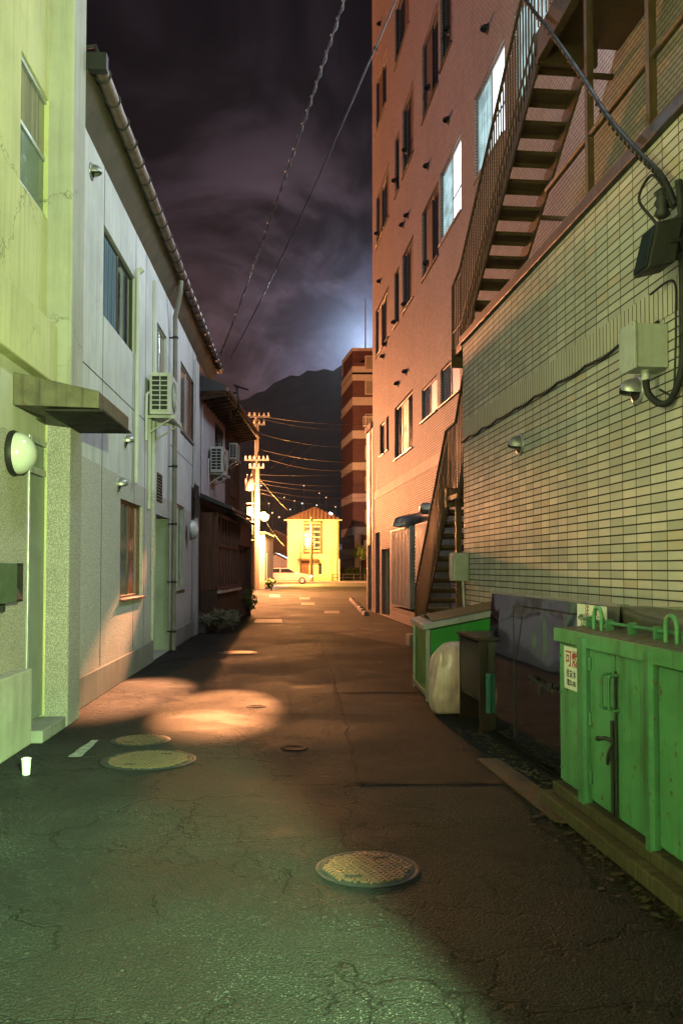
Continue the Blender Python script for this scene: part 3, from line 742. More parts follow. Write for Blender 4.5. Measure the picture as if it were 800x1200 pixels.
# ------------------------------------------------------------------ white two-storey building
K2 = -2.26
def white_building():
    F = FL
    s0, s1 = 8.43, 19.0
    b = thing('white_building', 'white two-storey building on the left with speckled roughcast below and a long tubular gutter', 'building', F.P(13.7, K2, 0))
    W_ = {}
    def rect(xa, ya_top, ya_bot, xb): 
        sa, zt = hit(F, xa, ya_top, K2); _, zb = hit(F, xa, ya_bot, K2); sb, _ = hit(F, xb, 500, K2); return (sa, sb, zb, zt)
    u1 = rect(122, 262, 370, 157); u2 = rect(183, 374, 452, 195); u3 = rect(212, 422, 503, 227)
    l1 = rect(141.5, 584, 702, 168); l2 = rect(207.5, 590, 690, 217)
    al = (hit(F, 178.5, 700, K2)[0], hit(F, 199, 700, K2)[0], .006, 2.30, .75)
    holes = [u1, u2, u3, l1, l2, al]
    wall_part(b, F, 'facade', 'white_wall', s0, s1, 0, 6.25, K2, 1, holes, .09, back=-9)
    # alcove
    m = MB(F); m.box(al[0] + .003, al[1] - .003, K2 - .74, K2 - .70, .010, 2.29); m.build('alcove_back', M['alcove'], b)
    m = MB(F); m.box(al[1] - .03, al[1] - .004, K2 - .69, K2 - .01, .010, 2.29); m.build('alcove_side', M['alcove'], b)
    # plinth in two lengths either side of the alcove
    m = MB(F); m.box(s0, al[0] - .05, K2 + .003, K2 + .035, 0, .32); m.box(al[1] + .05, s1 - .6, K2 + .003, K2 + .035, 0, .32); m.build('base_plinth', M['plinth'], b, bevel=.008)
    # panel joints and shallow lesenes
    m = MB(F)
    for s in (10.0, 11.95, 12.75, 15.15, 18.4): m.box(s - .006, s + .006, K2 + .0005, K2 + .0025, .33, 6.1)
    m.box(s0, al[0], K2 + .0005, K2 + .0024, 3.60, 3.612); m.box(15.2, s1, K2 + .0005, K2 + .0024, 3.60, 3.612)
    m.build('panel_joints', M['joint'], b)
    for q in ((al[0] - .16, al[0] - .02, K2 + .003, K2 + .05, .33, 5.9), (18.45, s1, K2 + .003, K2 + .07, 0, 5.9)):
        m = MB(F); m.box(*q); m.build('lesene', M['white_wall'], b, bevel=.008)
    window(b, F, *u1[:2], *u1[2:], K2, 1, .07, 2, 1, 'bronze', ('glass_teal', 'glass'), False)
    window(b, F, *u2[:2], *u2[2:], K2, 1, .07, 2, 1, 'alu', ('glass_green', 'glass_curtain'), False)
    window(b, F, *u3[:2], *u3[2:], K2, 1, .07, 2, 1, 'alu', ('glass_curtain', 'glass_orange'), True)
    window(b, F, *l1[:2], *l1[2:], K2, 1, .08, 2, 1, 'redwood', ('glass_green', 'glass_orange'), True)
    window(b, F, *l2[:2], *l2[2:], K2, 1, .08, 2, 1, 'alu', ('glass_curtain', 'glass_green'), True)
    # eaves: soffit, roof slope, edge tiles
    kg = -2.0
    m = MB(F); m.hexa([(s0 + .02, -9, 6.26), (s0 + .02, kg - .06, 6.42), (21.9, kg - .06, 6.42), (21.9, -9, 6.26)], [(s0 + .02, -9, 8.6), (s0 + .02, kg - .06, 6.50), (21.9, kg - .06, 6.50), (21.9, -9, 8.6)])
    rf = m.build('roof', M['roof_tile'], b)
    m = MB(F); m.hexa([(s0 + .02, K2 + .003, 6.10), (s0 + .02, kg - .08, 6.34), (21.85, kg - .08, 6.34), (21.85, K2 + .003, 6.10)], [(s0 + .02, K2 + .003, 6.25), (s0 + .02, kg - .08, 6.415), (21.85, kg - .08, 6.415), (21.85, K2 + .003, 6.25)]); m.build('soffit', M['soffit'], rf)
    # gutter: a long pipe-like trough with its hangers
    m = MB(F); n = 40
    m.tube([(s0 + .05 + (21.8 - s0) * i / n, kg + .01, 6.44 + .005 * math.sin(i * 1.7)) for i in range(n + 1)], .072, 14)
    gt = m.build('gutter', M['gutter'], b)
    s = s0 + .25
    while s < 21.8:
        m = MB(F)
        m.tube([(s, kg + .01 + .080 * math.cos(a), 6.44 + .080 * math.sin(a)) for a in [math.pi * 2 * k / 16 for k in range(17)]], .009, 6, False)
        m.tube([(s, kg - .07, 6.44), (s, kg - .16, 6.40)], .010, 6); s += .47
        m.build('gutter_hanger', M['iron'], gt)
    m = MB(F); m.box(s0 + .0, s0 + .10, kg - .10, kg + .10, 6.36, 6.53); m.tube([(s0 + .05, kg + .02, 6.50), (s0 + .05, kg - .02, 6.62), (s0 + .05, kg - .12, 6.60), (s0 + .05, -2.20, 6.40)], .022, 8); m.build('gutter_end_box', M['iron'], gt, bevel=.01)
    # rain pipe with elbow from the gutter
    sp = hit(F, 205, 600, -2.14)[0]; kp = -2.15
    m = MB(F); m.tube([(sp - .30, kg - .02, 6.36), (sp - .28, kg - .03, 6.18), (sp - .05, kp, 5.78), (sp, kp, 5.62), (sp, kp, .03)], .042, 10)
    dp = m.build('downpipe', M['pipe'], b)
    for z in (5.45, 4.2, 3.2, 2.2, 1.2, .35):
        m = MB(F); m.lathe((sp, kp, z), (0,0,1), [(.052, -.02), (.052, .02)], 12); m.box(sp - .012, sp + .012, K2 + .002, kp, z - .012, z + .012); m.build('pipe_clip', M['iron'], dp)
    # slim conduits on the face
    m = MB(F); sc = hit(F, 161, 400, K2 + .05)[0]; m.tube([(sc, K2 + .05, 5.55), (sc, K2 + .05, 2.6)], .032, 8); m.tube([(sc + .02, K2 + .05, 5.5), (sc + .02, K2 + .11, 5.55)], .04, 8); m.build('conduit', M['pvc'], b)
    sd = hit(F, 176, 520, K2 + .03)[0]
    m = MB(F); m.box(sd - .035, sd + .035, K2 + .003, K2 + .05, 2.32, 4.0); m.build('pipe_cover', M['pvc'], b, bevel=.01)
    m = MB(F); m.tube([(sd + .35, K2 + .03, 2.9), (sd + .35, K2 + .03, .4)], .018, 8); m.build('conduit', M['pvc'], b)
    for (x, y, r) in ((107, 201, .075), (147, 516, .075), (139, 567, .078)):
        s, z = hit(F, x, y, K2); vent_hood(b, F, s, z, K2, 1, r)
    # louvred vents
    for (xa, xb, yt, yb, k) in ((184.5, 190.5, 553, 586, 9), (224.5, 229.5, 566, 604, 14)):
        sa, zt = hit(F, xa, yt, K2 + .01); sb, _ = hit(F, xb, yt, K2 + .01); _, zb = hit(F, xa, yb, K2 + .01)
        m = MB(F); off = .072 if xa > 220 else .003
        m.box(sa, sb, K2 + off, K2 + off + .008, zb, zt)
        lv = m.build('louvre_vent', M['dark_in'], b)
        m = MB(F)
        for i in range(k):
            z = zb + (zt - zb) * (i + .5) / k; h = (zt - zb) / k * .28
            m.hexa([(sa + .01, K2 + off + .009, z), (sb - .01, K2 + off + .009, z), (sb - .01, K2 + off + .03, z - h), (sa + .01, K2 + off + .03, z - h)], [(sa + .01, K2 + off + .009, z + h*.6), (sb - .01, K2 + off + .009, z + h*.6), (sb - .01, K2 + off + .03, z - h*.4), (sa + .01, K2 + off + .03, z - h*.4)])
        m.build('louvre_blades', M['alu'], lv)
white_building()
s_, z_ = hit(FL, 222.5, 621, K2 + .07)
dome_lamp('wall_lamp', 'oval opal wall lamp at the far corner of the white building', FL, s_, z_, K2 + .072, 1, .155, .13, 'alu', 1.25)

def aircon(label, F, s0, dwall, out, z0, w=.84, h=.62, dep=.31, gap=.06, group='outdoor air conditioning units'):
    o = thing('air_conditioner', label, 'air conditioner', F.P(s0 + w/2, dwall, z0), group)
    a, c = dwall + out * gap, dwall + out * (gap + dep)
    m = MB(F); m.box(s0, s0 + w, a, c, z0, z0 + h); m.build('casing', M['ac'], o, bevel=.012)
    # coil guard on the end that faces the near side
    m = MB(F); m.box(s0 - .004, s0 - .001, a + out*.035, c - out*.045, z0 + .06, z0 + h - .05); g = m.build('coil', M['ac_dark'], o)
    m = MB(F); n = 7
    for i in range(n + 1):
        z = z0 + .06 + (h - .11) * i / n; m.box(s0 - .014, s0 - .005, a + out*.03, c - out*.04, z - .007, z + .007)
    for d in (a + out*.03, (a + c)/2, c - out*.04): m.box(s0 - .018, s0 - .006, d - .007, d + .007, z0 + .055, z0 + h - .045)
    m.build('coil_guard', M['ac'], o)
    # fan grille on the alley side
    cx, cz = s0 + w * .42, z0 + h * .5
    m = MB(F); m.lathe((cx, c, cz), (0, out, 0), [(.235, .001), (.235, .003)], 28); m.build('fan_opening', M['ac_dark'], o)
    m = MB(F)
    for r in (.06, .10, .14, .18, .22): m.tube([(cx + r * math.cos(t), c + out*.014, cz + r * math.sin(t)) for t in [math.pi*2*k/24 for k in range(25)]], .004, 4, False)
    for t in range(4): m.tube([(cx - .235*math.cos(t*math.pi/4), c + out*.018, cz - .235*math.sin(t*math.pi/4)), (cx + .235*math.cos(t*math.pi/4), c + out*.018, cz + .235*math.sin(t*math.pi/4))], .004, 4)
    m.build('fan_grille', M['ac'], o)
    # bracket shelf
    m = MB(F)
    for s in (s0 + .08, s0 + w - .08):
        m.box(s - .018, s + .018, dwall + out*.002, c + out*.06, z0 - .045, z0 - .004)
        m.box(s - .016, s + .016, dwall + out*.002, dwall + out*.03, z0 - .30, z0 - .046)
        m.tube([(s, dwall + out*.02, z0 - .28), (s, c, z0 - .05)], .014, 6)
    m.box(s0 - .02, s0 + w + .05, c + out*.02, c + out*.055, z0 - .075, z0 - .047); m.build('bracket', M['ac'], o, bevel=.003)
    m = MB(F); m.tube([(s0 + .12, a, z0 + .30), (s0 + .02, a - out*.01, z0 + .33), (s0 - .05, dwall + out*.03, z0 + .28), (s0 - .07, dwall + out*.03, z0 + .05), (s0 - .06, dwall + out*.03, z0 - .4)], .022, 8); m.build('refrigerant_pipe', M['pvc'], o)
    return o
s_, z_ = hit(FL, 169, 489, K2); 
ac = aircon('greenish air conditioner with a barred coil end, bracketed high on the white building', FL, 12.75, K2, 1, 3.71)
# ------------------------------------------------------------------ dark timber house beyond the white building
K4 = -3.38
def timber_house():
    F = FM
    s0, s1 = 19.35, 26.4
    b = thing('timber_house', 'old house with a pale upper wall, dark timber shopfront and tiled lean-to roofs', 'house', F.P(24, K4, 0))
    sw = hit(F, 264, 500, K4)[0]
    wa, zt = hit(F, 252, 494, K4); wb, _ = hit(F, 262, 500, K4); _, zb = hit(F, 252, 557, K4)
    wall_part(b, F, 'upper_wall', 'lavender', s0, sw, 2.9, 5.35, K4, 1, [(wa, wb, zb, zt)], .08, back=-10)
    wall_part(b, F, 'clad_wall', 'darkwood', sw, s1, 0, 5.35, K4 + .04, 1, [(sw + .9, sw + 2.0, 3.5, 4.7)], .08, back=-10)
    wall_part(b, F, 'lower_wall', 'darkwood', s0, sw - .003, 0, 2.897, K4 + .03, 1, [], .08, back=-10)
    window(b, F, wa, wb, zb, zt, K4, 1, .06, 2, 1, 'bronze', ('glass', 'glass_curtain'), True)
    window(b, F, sw + .9, sw + 2.0, 3.5, 4.7, K4 + .04, 1, .06, 2, 1, 'redwood', ('glass_curtain', 'glass'), True)
    # main roof with rafters showing under the eave
    ke = K4 + .62
    m = MB(F); m.hexa([(s0 - .15, -10, 5.35), (s0 - .15, ke, 5.42), (s1, ke, 5.42), (s1, -10, 5.35)], [(s0 - .15, -10, 8.6), (s0 - .15, ke, 5.54), (s1, ke, 5.54), (s1, -10, 8.6)])
    rf = m.build('roof', M['roof_tile'], b)
    s = s0
    while s < s1:
        m = MB(F); m.hexa([(s, K4 + .05, 5.24), (s, ke - .02, 5.34), (s + .07, ke - .02, 5.34), (s + .07, K4 + .05, 5.24)], [(s, K4 + .05, 5.345), (s, ke - .02, 5.415), (s + .07, ke - .02, 5.415), (s + .07, K4 + .05, 5.345)]); s += .42; m.build('rafter', M['darkwood'], rf)
    m = MB(F); m.tube([(s0 - .1 + (s1 - s0) * i / 12, ke + .05, 5.46) for i in range(13)], .05, 10); m.build('gutter', M['gutter'], rf)
    # shop bay with a lean-to roof
    kb = K4 + .42; b0, b1 = s0 + .15, 23.2
    m = MB(F); m.box(b0, b1, K4 + .035, kb, .0, .92); m.build('bay_apron', M['darkwood'], b, bevel=.01)
    m = MB(F)
    zt = 2.62
    for z in (.93, 1.92, zt): m.box(b0, b1, kb - .10, kb, z, z + .08)
    n = 7
    for i in range(n + 1):
        s = b0 + (b1 - b0 - .09) * i / n; m.box(s, s + .09, kb - .095, kb + .008, .93, zt + .08)
    m.box(b0, b0 + .05, K4 + .035, kb - .1, .93, zt + .08); m.box(b1 - .05, b1, K4 + .035, kb - .1, .93, zt + .08)
    by = m.build('bay_window', M['redwood'], b, bevel=.006)
    for i in range(n):
        s = b0 + (b1 - b0 - .09) * i / n + .09; e = b0 + (b1 - b0 - .09) * (i + 1) / n
        for za, zb_ in ((1.01, 1.92), (2.0, zt)):
            g = MB(F); g.box(s, e, kb - .06, kb - .05, za, zb_); g.build('pane', M[('glass', 'glass_orange', 'glass_curtain')[(i + (za > 1.5)) % 3]], by)
    m = MB(F); m.box(b0 - .04, b1 + .02, kb + .001, kb + .09, .86, .92); m.build('sill', M['alu'], by, bevel=.006)
    m = MB(F); m.hexa([(b0 - .15, K4 + .04, 3.02), (b0 - .15, kb + .35, 2.74), (b1 + .1, kb + .35, 2.74), (b1 + .1, K4 + .04, 3.02)], [(b0 - .15, K4 + .04, 3.14), (b0 - .15, kb + .35, 2.82), (b1 + .1, kb + .35, 2.82), (b1 + .1, K4 + .04, 3.14)])
    m.build('lean_to_roof', M['roof_tile'], b, bevel=.01)
    # entrance box and glazed doors further along
    e0, e1 = 23.3, 25.6; kd = K4 + .46
    m = MB(F); m.box(e0, e1, K4 + .05, kd, 2.05, 2.75); m.build('entrance_fascia', M['redwood'], b, bevel=.01)
    m = MB(F); m.hexa([(e0 - .1, K4 + .05, 2.95), (e0 - .1, kd + .12, 2.70), (e1 + .2, kd + .12, 2.70), (e1 + .2, K4 + .05, 2.95)], [(e0 - .1, K4 + .05, 3.05), (e0 - .1, kd + .12, 2.76), (e1 + .2, kd + .12, 2.76), (e1 + .2, K4 + .05, 3.05)]); m.build('entrance_roof', M['roof_tile'], b)
    m = MB(F); kq = K4 + .30
    for s in (e0 + .03, e0 + .78, e0 + 1.50, e1 - .1): m.box(s, s + .09, kq - .05, kq + .03, .02, 2.04)
    for z in (.02, .55, 1.97): m.box(e0 + .03, e1 - .02, kq - .045, kq + .02, z, z + .07)
    dr = m.build('glazed_doors', M['redwood'], b, bevel=.005)
    for s in (e0 + .12, e0 + .87, e0 + 1.59):
        g = MB(F); g.box(s, min(s + .66, e1 - .11), kq - .02, kq - .01, .62, 1.97); g.build('pane', M['glass_curtain' if s > e0 + 1 else 'glass_orange'], dr)
    m = MB(F); m.box(e1 + .1, e1 + .22, K4 + .05, kd + .02, 0, 2.65); m.build('entrance_post', M['darkwood'], b, bevel=.008)
    if 0: m.hexa([(28.2, K4 + .05, 3.9), (28.2, K4 + .9, 3.55), (30.6, K4 + .9, 3.55), (30.6, K4 + .05, 3.9)], [(28.2, K4 + .05, 3.96), (28.2, K4 + .9, 3.6), (30.6, K4 + .9, 3.6), (30.6, K4 + .05, 3.96)])
    m = MB(F); m.tube([(s0 + .3, K4 + .03, 5.2), (s0 + .3, K4 + .03, 3.0)], .02, 6); m.build('conduit', M['pvc'], b)
timber_house()
k = FM.P(20.62 + .42, K4, 3.74)
dup(ac, k, 'pale air conditioner above the lean-to roof of the timber house', rotz=FL.th - FM.th)
k = FM.P(23.75 + .3, K4 + .04, 4.45)
dup(ac, k, 'farthest white air conditioner, high on the dark cladding under the eave', rotz=FL.th - FM.th, scale=.72)

# ------------------------------------------------------------------ plants and planter by the timber house
def bush(name, label, c, r, h, n, mat, leaf=.07, group=None, spiky=False, stems=5):
    o = thing(name, label, 'plant', (c[0], c[1], 0), group)
    m = MB(FW)
    for i in range(stems):
        a = random.random() * 6.28; rr = r * .6 * random.random()
        m.tube([(c[1] + .05*math.sin(a), c[0] + .05*math.cos(a), 0), (c[1] + rr*.5*math.sin(a), c[0] + rr*.5*math.cos(a), h*.45), (c[1] + rr*math.sin(a), c[0] + rr*math.cos(a), h*.85)], [.014, .010, .005], 5)
    m.build('stem', M['trunk'], o)
    m = MB(FW)
    lobes = [(random.uniform(-.6, .6) * r, random.uniform(-.6, .6) * r, random.uniform(.35, .85) * h, random.uniform(.3, .55)) for _ in range(7)]
    for i in range(n):
        lx, ly, lz, lr = random.choice(lobes)
        v = Vector((random.gauss(0, 1), random.gauss(0, 1), random.gauss(0, 1))).normalized() * (lr * r * random.random() ** .4)
        x, y, z = c[0] + lx + v.x, c[1] + ly + v.y, max(.02, lz + v.z * h / r * .6)
        d1 = Vector((random.gauss(0, 1), random.gauss(0, 1), random.gauss(.3, .7))).normalized(); d2 = d1.orthogonal().normalized()
        w = leaf * random.uniform(.6, 1.3); L_ = d1 * w * (2.2 if spiky else 1.3); B = d2 * w * (.25 if spiky else .55)
        p = Vector((x, y, z)); q = [p, p + L_*.5 + B, p + L_, p + L_*.5 - B]
        m.quad(*[(v_.y, v_.x, v_.z) for v_ in q])
    m.build('foliage', M[mat], o); return o
g = ground(252, 738)
bush('leafy_bush', 'dark leafy bush growing against the timber shopfront', (ground(253, 735).x - .25, 20.6), .55, 1.25, 1500, 'leaf_dark', .07)
bush('grey_shrub', 'pale grey-green shrub spilling over the planter at the white building corner', (ground(254, 741).x, ground(254, 741).y), .55, .50, 1300, 'leaf_pale', .05, None, True)
bush('leafy_bush', 'small lit bush at the entrance post of the timber house', (ground(288, 722).x, ground(288, 722).y), .40, .85, 900, 'leaf_lit', .06)
bush('leafy_bush', 'low weeds at the foot of the garage wall beside the utility pole', (ground(318, 692).x, ground(318, 692).y), .5, .7, 500, 'leaf_lit', .09)
bush('grey_shrub', 'low ragged shrub between the pale shrub and the entrance post', (ground(268, 733).x, ground(268, 733).y), .42, .40, 700, 'leaf_pale', .05, None, True)
p = ground(238, 742)
m = MB(FM); sx, dx, _ = FM.local(p); m.box(sx, sx + .9, dx - .22, dx + .06, 0, .26); o = m.build('planter_box', M['plinth'], bevel=.015); tag(o, 'low concrete planter box at the foot of the timber shopfront', 'planter')

# ------------------------------------------------------------------ garage wall, pole, yard beyond
def garage():
    b = thing('garage', 'flat-roofed rendered garage at the left end of the alley, bright on its street side', 'garage', (-5.8, 59, 0))
    x1, x0 = -5.02, -7.2; y0, y1 = 56.5, 63.5
    m = MB(FW); m.box(y0, y1, x0, x1, 0, 3.65); m.build('wall', M['garage'], b, bevel=.02)
    m = MB(FW); m.box(y0 - .1, y1 + .1, x0 - .1, x1 + .08, 3.655, 3.80); m.build('roof', M['coping'], b, bevel=.02)
    m = MB(FW); m.box(y0 + 1.2, y0 + 3.6, x1 + .003, x1 + .04, .1, 2.4); m.build('shutter', M['galv_panel'], b)
    m = MB(FW); m.box(y0 - .06, y0 - .003, x1 - .5, x1 - .38, 2.0, 2.25); m.build('meter_box', M['iron'], b)
garage()
def utility_pole():
    X, Y = at(300.5, 600, 58.6).x, 56.2
    X = (300.5 - 400) / FPX * Y
    H = at(300.5, 484, Y).z
    o = thing('utility_pole', 'tall concrete utility pole with crossarms and a sodium street lamp above the garage', 'utility pole', (X, Y, 0))
    m = MB(FW); m.tube([(Y, X, 0), (Y, X, H*.5), (Y, X, H)], [.19, .155, .12], 14); m.build('pole', M['pole'], o)
    def arm(z, half, dy=0):
        m = MB(FW); m.box(Y - .16 + dy, Y - .09 + dy, X - half, X + half, z - .05, z + .05); a = m.build('crossarm', M['steel'], o)
        k = 6 if half > .7 else 4
        for i in range(k):
            m = MB(FW)
            x = X - half + .08 + (2*half - .16) * i / (k - 1)
            m.lathe((Y - .125 + dy, x, z + .05), (0,0,1), [(.03, 0), (.075, .05), (.04, .09), (.075, .13), (.04, .17), (.065, .20), (.02, .24)], 10)
            m.build('insulator', M['porcelain'], a)
    arm(H - .25, .86); arm(H - .75, .55, .02); arm(H - 3.1, .8); arm(H - 3.6, .5)
    m = MB(FW); m.lathe((Y - .2, X - .45, H - 5.1), (0,0,1), [(.05, -.04), (.27, 0), (.27, .75), (.2, .82), (.05, .86)], 16); m.box(Y - .1, Y + .05, X - .4, X + .1, H - 4.7, H - 4.62); t = m.build('transformer', M['transformer'], o)
    m = MB(FW)
    for dx in (-.12, .12): m.lathe((Y - .2, X - .45 + dx, H - 4.26), (0,0,1), [(.03, 0), (.05, .05), (.02, .22)], 8)
    m.build('bushings', M['porcelain'], t)
    m = MB(FW); 
    for zz in (3.2, 4.4, 5.6): m.box(Y - .18, Y + .18, X - .65, X - .17, zz, zz + .06)
    m.build('cable_brackets', M['steel'], o)
    m = MB(FW); m.box(Y - .22, Y + .02, X - .62, X - .22, 4.6, 5.4); m.build('junction_box', M['transformer'], o, bevel=.02)
    m = MB(FW)
    for q in (-.22, -.28, .17): m.tube([(Y, X + q, 3.6), (Y - .05, X + q*1.1, 6.5), (Y, X + q*.9, H - 2.8)], .03, 6)
    m.build('riser_cables', M['cable'], o)
    # street lamp on a bracket
    lx, ly, lz = at(310, 603, Y)[0], Y, at(310, 603, Y)[2]
    m = MB(FW); m.tube([(Y, X, lz - .15), (Y, X + .30, lz + .12), (Y, lx - .05, lz + .14), (Y, lx, lz + .12)], .03, 8); la = m.build('lamp_arm', M['steel'], o)
    m = MB(FW); m.lathe((ly, lx, lz + .02), (0,0,1), [(.14, .0), (.12, .06), (.06, .12), (.03, .15)], 14); m.build('lamp_cap', M['steel'], la)
    m = MB(FW); m.lathe((ly, lx, lz - .11), (0,0,1), [(.001, -.34), (.18, -.28), (.28, -.14), (.31, 0), (.28, .10), (.13, .15)], 18); m.build('lamp_globe', M['bulb'], la)
utility_pole()
# small pole, mast and stays in the yard behind
p = at(352, 676, 82)
m = MB(FW); m.tube([(82, p.x, .13), (82, p.x, at(352, 625, 82).z)], [.07, .05], 8); m.box(81.8, 82.2, p.x - .25, p.x + .25, .125, .9); o = m.build('sign_post', M['iron']); tag(o, 'thin dark post on a stout foot left of the pole before the yellow house', 'post')
def thin_pole():
    Y = 81.6; X = (365 - 400) / FPX * Y
    o = thing('utility_pole', 'slim dark utility pole standing in front of the yellow house', 'utility pole', (X, Y, .13))
    m = MB(FW); m.tube([(Y, X, .13), (Y, X, at(365, 606, Y).z)], [.17, .11], 10); m.build('pole', M['trunk'], o)
    z = at(365, 612, Y).z; m = MB(FW); m.box(Y - .2, Y - .12, X - .3, X + 1.1, z - .05, z + .05); m.build('crossarm', M['trunk'], o)
thin_pole()
# ------------------------------------------------------------------ yellow house
def yellow_house():
    Y = 86.5; x0 = at(337, 600, Y).x; x1 = at(396.5, 600, Y).x; zt = at(360, 609, Y).z
    b = thing('yellow_house', 'small yellow rendered house with a hipped ribbed roof, floodlit across the street end', 'house', ((x0+x1)/2, Y, .13))
    ws = (at(357, 640, Y).x, at(375, 640, Y).x, at(360, 645, Y).z, at(360, 614, Y).z)
    w2 = (at(373, 660, Y).x, at(377, 660, Y).x, at(375, 673, Y).z, at(375, 660, Y).z)
    G = Frame(400); 
    # facing the camera: build in a frame turned so that d runs away from us
    m = MB(FW)
    def face(holes):
        S = sorted({x0, x1, *[h[k] for h in holes for k in (0, 1)]}); Z = sorted({.12, zt, *[h[k] for h in holes for k in (2, 3)]})
        for a, c in zip(S, S[1:]):
            for e, f in zip(Z, Z[1:]):
                if any(h[0] < (a+c)/2 < h[1] and h[2] < (e+f)/2 < h[3] for h in holes): continue
                m.quad((Y, a, e), (Y, c, e), (Y, c, f), (Y, a, f))
        for h in holes:
            a, c, e, f = h; r = Y + .15
            m.quad((Y,a,e), (r,a,e), (r,a,f), (Y,a,f)); m.quad((Y,c,e), (r,c,e), (r,c,f), (Y,c,f)); m.quad((Y,a,e), (Y,c,e), (r,c,e), (r,a,e)); m.quad((Y,a,f), (Y,c,f), (r,c,f), (r,a,f))
    face([ws, w2])
    m.quad((Y, x0, .12), (Y+8, x0, .12), (Y+8, x0, zt), (Y, x0, zt)); m.quad((Y, x1, .12), (Y+8, x1, .12), (Y+8, x1, zt), (Y, x1, zt)); m.quad((Y+8, x0, .12), (Y+8, x1, .12), (Y+8, x1, zt), (Y+8, x0, zt))
    m.build('wall', M['house_yellow'], b, weld=True)
    # corrugated hipped roof
    ov = .35; xm = (x0 + x1)/2 + .1; zr = at(364, 597, Y + 3).z + .25
    m = MB(FW); a = (Y - ov, x0 - ov, zt - .02); c = (Y - ov, x1 + ov, zt - .02); d = (Y + 8.3, x1 + ov, zt - .02); e = (Y + 8.3, x0 - ov, zt - .02); r0 = (Y + 2.4, xm, zr); r1 = (Y + 5.6, xm, zr)
    m.add([a, c, d, e, r0, r1], [(0,1,4), (1,2,5,4), (2,3,5), (3,0,4,5), (3,2,1,0)]); rf = m.build('roof', M['corrug'], b)
    m = MB(FW); n = 15
    for i in range(1, n):
        x = x0 - ov + (x1 - x0 + 2*ov) * i / n
        t = 1 - abs(x - xm) / ((x1 - x0)/2 + ov + .1); t = max(t, .02)
        m.tube([(Y - ov - .01, x, zt + .02), (Y - ov + (2.4 + ov) * t, x, zt + (zr - zt) * t + .02)], .045, 5)
    m.build('roof_ribs', M['corrug'], rf)
    m = MB(FW); m.box(Y - ov - .1, Y - ov, x0 - ov, x1 + ov, zt - .12, zt); m.build('fascia', M['tower_band'], b)
    def bars(name, x0, x1, z0, z1, k, mat):
        m = MB(FW)
        m.box(Y - .28, Y - .02, x0 - .12, x0, z0 - .1, z1 + .1); m.box(Y - .28, Y - .02, x1, x1 + .12, z0 - .1, z1 + .1); m.box(Y - .32, Y - .02, x0 - .18, x1 + .18, z1 + .101, z1 + .24); m.box(Y - .28, Y - .02, x0 - .15, x1 + .15, z0 - .24, z0 - .101)
        f = m.build(name, M['redwood'], b)
        m = MB(FW); m.box(Y + .06, Y + .08, x0 + .01, x1 - .01, z0 + .01, z1 - .01); m.build('pane', M['glass'], f)
        m = MB(FW)
        for i in range(k): zz = z0 + (z1 - z0) * (i + .5)/k; m.box(Y - .16, Y - .12, x0, x1, zz - .07, zz + .07)
        m.box(Y - .18, Y - .11, (x0+x1)/2 - .06, (x0+x1)/2 + .06, z0, z1); m.build('slats', M['tower_band'], f)
    bars('window', *ws, 5, 'x')
    m = MB(FW); a, c, e, f = w2; m.box(Y + .03, Y + .06, a + .01, c - .01, e + .01, f - .01); m.build('window', M['glass'], b)
    zb = at(360, 655.5, Y).z; m = MB(FW); m.box(Y - .75, Y - .002, at(349, 655, Y).x, at(373, 655, Y).x, zb - .12, zb + .10); m.build('door_canopy', M['redwood'], b, bevel=.02)
    m = MB(FW); m.box(Y - .06, Y - .002, x0 + .02, x1 - .02, at(350, 648, Y).z - .04, at(350, 648, Y).z + .04); m.build('string_course', M['tower_band'], b)
    m = MB(FW); m.box(Y - .05, Y - .003, at(352, 657, Y).x, at(362, 657, Y).x, .15, 2.25); m.build('door', M['redwood'], b)
    m = MB(FW); m.tube([(Y - .08, x1 - .15, .15), (Y - .08, x1 - .15, zt - .1)], .05, 6); m.build('downpipe', M['pipe'], b)
yellow_house()
# ------------------------------------------------------------------ sheds and hedge round the house
def gabled(name, label, x0, x1, Y, ze, zr, depth, wall, roof, cat='shed'):
    b = thing(name, label, cat, ((x0+x1)/2, Y, 0)); xm = (x0+x1)/2
    m = MB(FW); m.prism([(x0, 0), (x1, 0), (x1, ze), (xm, zr - .1), (x0, ze)], 0, Y, Y + depth); m.build('wall', M[wall], b)
    m = MB(FW); o_ = .3
    for sgn, xe in ((-1, x0), (1, x1)):
        m.hexa([(Y - o_, xm, zr), (Y - o_, xe + sgn*o_, ze - .1), (Y + depth + o_, xe + sgn*o_, ze - .1), (Y + depth + o_, xm, zr)], [(Y - o_, xm, zr + .14), (Y - o_, xe + sgn*o_, ze + .04), (Y + depth + o_, xe + sgn*o_, ze + .04), (Y + depth + o_, xm, zr + .14)])
    m.build('roof', M[roof], b)
    m = MB(FW); m.box(Y - .05, Y - .003, x0 + (x1-x0)*.25, x0 + (x1-x0)*.55, ze*.35, ze*.75); w = m.build('window', M['glass_curtain'], b)
    m = MB(FW); m.box(Y - .06, Y - .003, x0 + (x1-x0)*.68, x0 + (x1-x0)*.86, .05, ze*.75); m.build('door', M['darkwood'], b)
    return b
gabled('low_shed', 'low gabled shed with a grey roof left of the yellow house', at(304, 650, 96).x, at(341, 650, 96).x, 96, at(320, 659, 96).z, at(320, 649, 96).z, 7, 'shed_blue', 'roof_tile')
